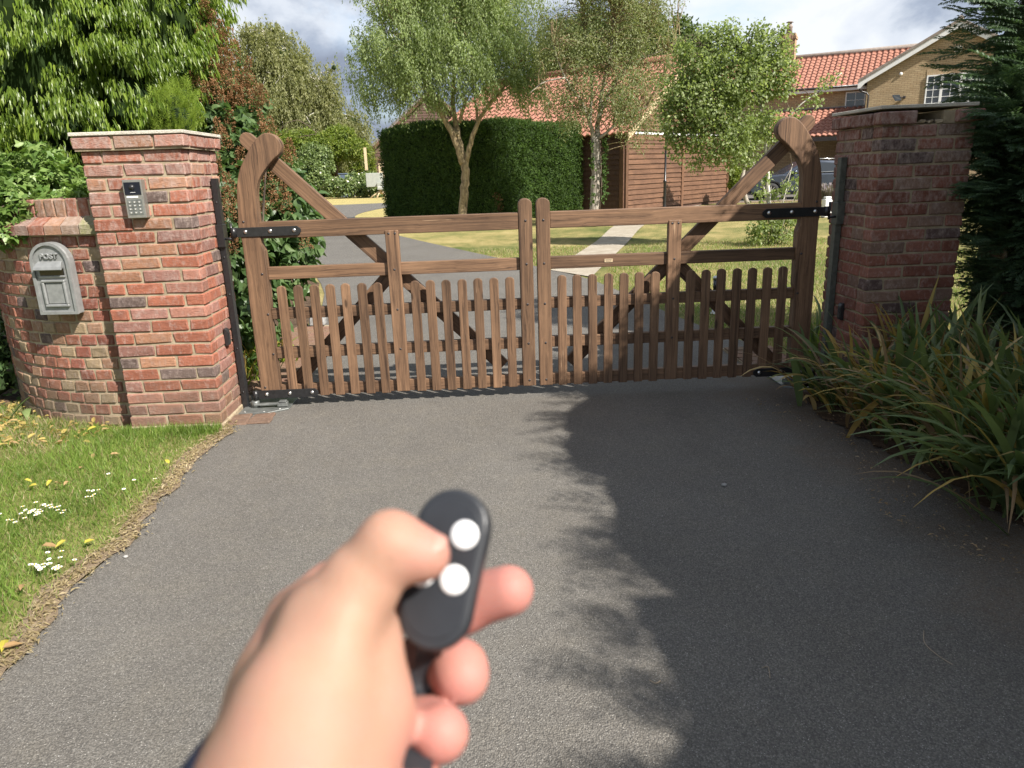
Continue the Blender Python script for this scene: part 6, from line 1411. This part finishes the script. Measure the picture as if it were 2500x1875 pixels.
# ------------------------------------------------------------------ hand with key fob
def Z(u, v, d):                              # point of the hand given by its place in the photo and its distance
    return CP + ray(380+u/2.212, 1130+v/2.212)*d
def wcam(v):                                 # camera axes -> world
    return CR*v[0] + CU*v[1] + CF*v[2]
def surface_nets(f, lo, hi, h):
    n = np.ceil((hi-lo)/h).astype(int)+1; ax = [lo[i]+h*np.arange(n[i]) for i in range(3)]
    G = np.stack(np.meshgrid(*ax, indexing='ij'), -1); D = f(G.reshape(-1, 3)).reshape(n)
    s = D < 0; nx, ny, nz = n-1
    acc = np.zeros((nx, ny, nz, 3)); cnt = np.zeros((nx, ny, nz))
    cor = [(i, j, k) for i in (0, 1) for j in (0, 1) for k in (0, 1)]
    for a in range(8):
        for b in range(a+1, 8):
            ca, cb_ = np.array(cor[a]), np.array(cor[b])
            if np.abs(ca-cb_).sum() != 1: continue
            A = D[ca[0]:ca[0]+nx, ca[1]:ca[1]+ny, ca[2]:ca[2]+nz]; B = D[cb_[0]:cb_[0]+nx, cb_[1]:cb_[1]+ny, cb_[2]:cb_[2]+nz]
            mk = (A < 0) != (B < 0); t = np.where(mk, A/(A-B+1e-20), 0)
            acc += mk[..., None]*(ca+(cb_-ca)*t[..., None]); cnt += mk
    act = cnt > 0; idx = -np.ones((nx, ny, nz), int); idx[act] = np.arange(act.sum())
    ijk = np.argwhere(act); V = lo + h*(ijk + acc[act]/cnt[act][:, None]); F = []
    for a in range(3):
        b, c = [(1, 2), (2, 0), (0, 1)][a]
        sl0 = [slice(0, nx), slice(0, ny), slice(0, nz)]; S0 = s[tuple(sl0)]; sl1 = list(sl0); sl1[a] = slice(1, sl1[a].stop+1); S1 = s[tuple(sl1)]
        e = np.argwhere(S0 != S1); e = e[(e[:, b] > 0) & (e[:, c] > 0)]; db = np.zeros(3, int); db[b] = 1; dc = np.zeros(3, int); dc[c] = 1
        q = [idx[tuple(x.T)] for x in (e, e-db, e-db-dc, e-dc)]; Q = np.stack(q, 1); fl = S0[tuple(e.T)]; Q[~fl] = Q[~fl][:, ::-1]; F.append(Q)
    F = np.concatenate(F); F = F[(F >= 0).all(1)]; return V, F
def capd(P, a, b, ra, rb):
    ab = b-a; t = np.clip(((P-a)@ab)/(ab@ab), 0, 1); return np.linalg.norm(P-a-t[:, None]*ab, axis=1) - (ra+(rb-ra)*t)
def smin(a, b, k):
    h = np.clip(.5+.5*(b-a)/k, 0, 1); return b*(1-h)+a*h - k*h*(1-h)
def chain(P, pts, k=.004):
    d = None
    for i in range(len(pts)-1):
        q = capd(P, pts[i][0], pts[i+1][0], pts[i][1], pts[i+1][1]); d = q if d is None else smin(d, q, k)
    return d
mm = .001
HAND = {
 'palm': [[(Z(940, 880, .262), 15*mm), (Z(790, 1330, .245), 21*mm), (Z(700, 1800, .228), 23*mm)],
          [(Z(830, 920, .285), 19*mm), (Z(725, 1240, .270), 20*mm), (Z(570, 1800, .242), 22*mm)],
          [(Z(1120, 960, .272), 15*mm), (Z(1105, 1350, .258), 17*mm), (Z(940, 1850, .236), 20*mm)],
          [(Z(1150, 1150, .295), 15*mm), (Z(1050, 1500, .280), 18*mm), (Z(800, 1900, .255), 22*mm)]],
 'thumb': [(Z(940, 860, .262), 15.5*mm), (Z(1115, 640, .262), 13.2*mm), (Z(1268, 452, .262), 10.6*mm), (Z(1372, 486, .2625), 9.0*mm), (Z(1460, 500, .2620), 8.8*mm)],
 'index': [(Z(790, 850, .300), 15*mm), (Z(960, 700, .310), 12*mm), (Z(1330, 690, .318), 11.5*mm), (Z(1640, 765, .304), 11.2*mm), (Z(1905, 690, .296), 10.2*mm)],
 'middle': [(Z(1130, 1080, .305), 12*mm), (Z(1400, 1110, .310), 10*mm), (Z(1560, 1140, .300), 9.6*mm), (Z(1640, 1110, .288), 9.8*mm), (Z(1655, 1165, .284), 9.6*mm)],
 'ring': [(Z(1100, 1380, .285), 12*mm), (Z(1300, 1420, .294), 10.8*mm), (Z(1440, 1445, .278), 10.6*mm), (Z(1540, 1460, .266), 10.3*mm)],
 'pinky': [(Z(1030, 1640, .262), 11*mm), (Z(1230, 1720, .272), 9*mm), (Z(1400, 1760, .262), 8.2*mm), (Z(1420, 1800, .250), 7.6*mm)],
}
WR = Z(700, 1850, .236); EL_ = WR + wcam((-.075, -.20, -.085))
def handf(P):
    d = None
    for c in HAND['palm']:
        q = chain(P, c, .010); d = q if d is None else smin(d, q, .012)
    fore = capd(P, WR, EL_, 27*mm, 36*mm); d = smin(d, fore, .015)
    fd = None
    for k in ('index', 'middle', 'ring', 'pinky'):
        q = chain(P, HAND[k], .007); fd = q if fd is None else smin(fd, q, .0012)
    d = smin(d, fd, .006)
    d = smin(d, chain(P, HAND['thumb'], .006), .009)
    # web between thumb and index
    d = smin(d, capd(P, Z(900, 800, .275), Z(1060, 760, .290), 12*mm, 9*mm), .010)
    # knuckle dome of the thumb and slight tendon ridge
    d = smin(d, capd(P, Z(1262, 428, .2610), Z(1270, 436, .2610), 10*mm, 10*mm), .006)
    # tendons over the back of the hand, thumb knuckle creases
    for a, b, r_ in ((Z(830, 930, .262), Z(700, 1500, .232), 5*mm), (Z(1010, 900, .249), Z(930, 1500, .232), 5*mm)): d = smin(d, capd(P, a, b, r_, r_*.7), .014)
    e = unit(HAND['thumb'][2][0]-HAND['thumb'][1][0])
    for q in (-.0030, 0., .0030):
        s_ = (P-HAND['thumb'][2][0])@e - q; d = d + .00055*np.exp(-(s_/.0006)**2)*np.exp(-(np.linalg.norm(P-HAND['thumb'][2][0], axis=1)/.014)**4)
    return d
allp = np.array([q[0] for k in ('thumb', 'index', 'middle', 'ring', 'pinky') for q in HAND[k]] + [q[0] for c in HAND['palm'] for q in c] + [WR, EL_])
V, F = surface_nets(handf, allp.min(0)-.045, allp.max(0)+.045, .0016)
# tint: warm peach, redder at the finger pads and knuckles
base = np.array([.355, .205, .142]); red = np.array([.42, .185, .155]); pale = np.array([.40, .25, .175])
def near(p, r): return np.exp(-(np.linalg.norm(V-p, axis=1)/r)**2)
w = np.clip(near(HAND['index'][-1][0], .020) + near(HAND['index'][-2][0], .016)*.9 + near(HAND['middle'][-1][0], .014) + near(HAND['ring'][-1][0], .015)*.95 + near(HAND['pinky'][-1][0], .014) + .9*near(HAND['thumb'][-1][0], .012) + .45*near(Z(1000, 640, .31), .02) + .35*near(Z(1250, 1300, .26), .02), 0, 1)[:, None]
w2 = np.clip(near(Z(1000, 1000, .245), .03)+near(Z(1100, 650, .25), .02), 0, 1)[:, None]*.5
bl = (.5+.5*np.sin(V[:, 0]*210+np.sin(V[:, 2]*170)*2)*np.sin(V[:, 1]*190+V[:, 2]*90))[:, None]*.28; w = np.clip(w+bl, 0, 1); colr = base*(1-w)+red*w; colr = colr*(1-w2)+pale*w2
mb = MB(); mb.v = [V - WR]; mb.l = [F.ravel()]; mb.n = [np.full(len(F), 4)]; mb.m = [np.zeros(len(F), int)]; mb.sm = [np.ones(len(F), bool)]; mb.c = [colr]; mb.k = len(V)
person = mb.obj('person', SKIN, None, tuple(WR), vc=True, label='left hand of the viewer reaching in from below, thumb pressing the black key fob', cat='person')
sm_ = person.modifiers.new('soften', 'SMOOTH'); sm_.factor = .5; sm_.iterations = 3
# thumb nail
tc = HAND['thumb'][-1][0]; ax = unit(HAND['thumb'][-1][0]-HAND['thumb'][-3][0]); nrm = unit(wcam((.25, .86, -.45))); nrm = unit(nrm-ax*(nrm@ax)); sd = np.cross(ax, nrm)
mb = MB(); Vn = []; 
for i in range(7):
    for j in range(7):
        u, v = (i/6-.5)*2, (j/6-.5)*2; rr = math.hypot(u, v); k = min(1, 1/max(rr, 1e-6)) if rr > 1 else 1
        uu, vv = u*(k if rr > 1 else 1), v*(k if rr > 1 else 1); Vn.append(tc + ax*(uu*.0065) + sd*(vv*.0058) + nrm*(.0089 - .0022*vv*vv - .0008*uu*uu) - WR)
mb.add(Vn, [(i*7+j, i*7+j+1, (i+1)*7+j+1, (i+1)*7+j) for i in range(6) for j in range(6)], smooth=True)
NAIL = plain('nail', (.46, .23, .18), .5, 0, .04, 200); mb.obj('thumbnail', NAIL, person)
# sleeve around the forearm
axd = unit(EL_-WR); s0 = WR + axd*.016 + wcam((-.005, .0, 0)); tilt = unit(axd + wcam((.75, .05, 0)))
mb = MB(); n = 28; Vv = []
x = unit(np.cross(tilt, [0, 0, 1.])); y = np.cross(tilt, x); x2 = unit(np.cross(axd, [0, 0, 1.])); y2 = np.cross(axd, x2)
c0 = Z(720, 1900, .230); ca, cb2 = unit(wcam((-36, 18, 0))), unit(wcam((.1, -.45, -.9)))
rings = [(c0, ca, cb2, .0335, .030), (c0, ca, cb2, .0365, .033), (c0+axd*.035, ca, cb2, .046, .040), (c0+axd*.10, ca, cb2, .046, .044), (c0+axd*.26, ca, cb2, .05, .05)]
for (c, a, b, r_, rb_) in rings:
    for k in range(n): t = 2*math.pi*k/n; Vv.append(c + (a*math.cos(t)*r_+b*math.sin(t)*rb_)*(1+.03*math.sin(5*t)) - WR)
mb.add(Vv, [(i*n+k, i*n+(k+1) % n, (i+1)*n+(k+1) % n, (i+1)*n+k) for i in range(4) for k in range(n)] + [[4*n+k for k in range(n)]], smooth=True); mb.obj('sleeve', NAVY, person)

# key fob
fc = Z(1548, 565, .2745); nf = unit(wcam((-.20, .30, -.93))); up_ = wcam((.12, .98, 0)); af = unit(up_ - nf*(up_@nf)); bf = unit(np.cross(nf, af)); 
if bf @ CR < 0: bf = -bf
fob = empty('key_fob', tuple(fc), label='black rounded remote key fob with white buttons held between thumb and fingers', cat='remote control')
HL, HW, TH = .0302, .0146, .0085
def stad(k=1.0, n=14, t=0.):
    r1 = HW; r2 = HW*.955; pts = []
    for i in range(n+1): a = math.pi*i/n; pts.append((r1*math.cos(a)*k, (HL-r1)+r1*math.sin(a) if k == 1 else ((HL-r1)+r1*math.sin(a))*k))
    for i in range(n+1): a = math.pi+math.pi*i/n; pts.append((r2*math.cos(a)*k, (-(HL-r2)+r2*math.sin(a))*(1 if k == 1 else k)))
    return pts
MF = Matrix((Vector(bf), Vector(af), Vector(nf))).transposed().to_4x4()
def fobpart(name, mbx, mt, bv=0):
    o = mbx.obj(name, mt, fob, bevel=bv); o.matrix_local = MF; return o
mb = MB(); mb.prism(stad(), -TH, 0, axis='xy'); o = fobpart('case', mb, FOBG, .0022); o.modifiers['edge'].segments = 4
mb = MB(); mb.prism(stad(.86), 0, .0006, axis='xy'); fobpart('face_panel', mb, FOBG, .0003)
for (x, y) in ((.0062, .0132), (.0056, -.0036), (-.0072, -.0030)):
    mb = MB(); mb.lathe([(.0054, 0), (.0054, .0011), (.0049, .0016), (.002, .0017), (0, .0017)], 22); b = mb.obj('button', BUTTON, fob); M = MF.copy(); M.translation = MF.to_3x3() @ Vector((x, y, 0)); b.matrix_local = M
# strap hanging from the fob
mb = MB(); P = [fc-af*.029-nf*.005, Z(1470, 1060, .286), Z(1420, 1220, .288), Z(1415, 1400, .272), Z(1412, 1540, .262), Z(1400, 1700, .252), Z(1375, 1850, .24)]
P = np.array(crom([np.array(p) - fc for p in P], 5)); Vs = []
for i in range(len(P)):
    w_ = .0050 if i < len(P)*.45 else .0058
    for sx in (-1, 1):
        for sz in (-.0015, .0015): Vs.append(P[i] + CR*sx*w_ + CF*sz)
Fs = []
for i in range(len(P)-1):
    a = i*4; b = a+4; Fs += [(a, a+2, b+2, b), (a+1, b+1, b+3, a+3), (a, b, b+1, a+1), (a+2, a+3, b+3, b+2)]
mb.add(Vs, Fs, smooth=False); mb.obj('strap', FOBG, fob)
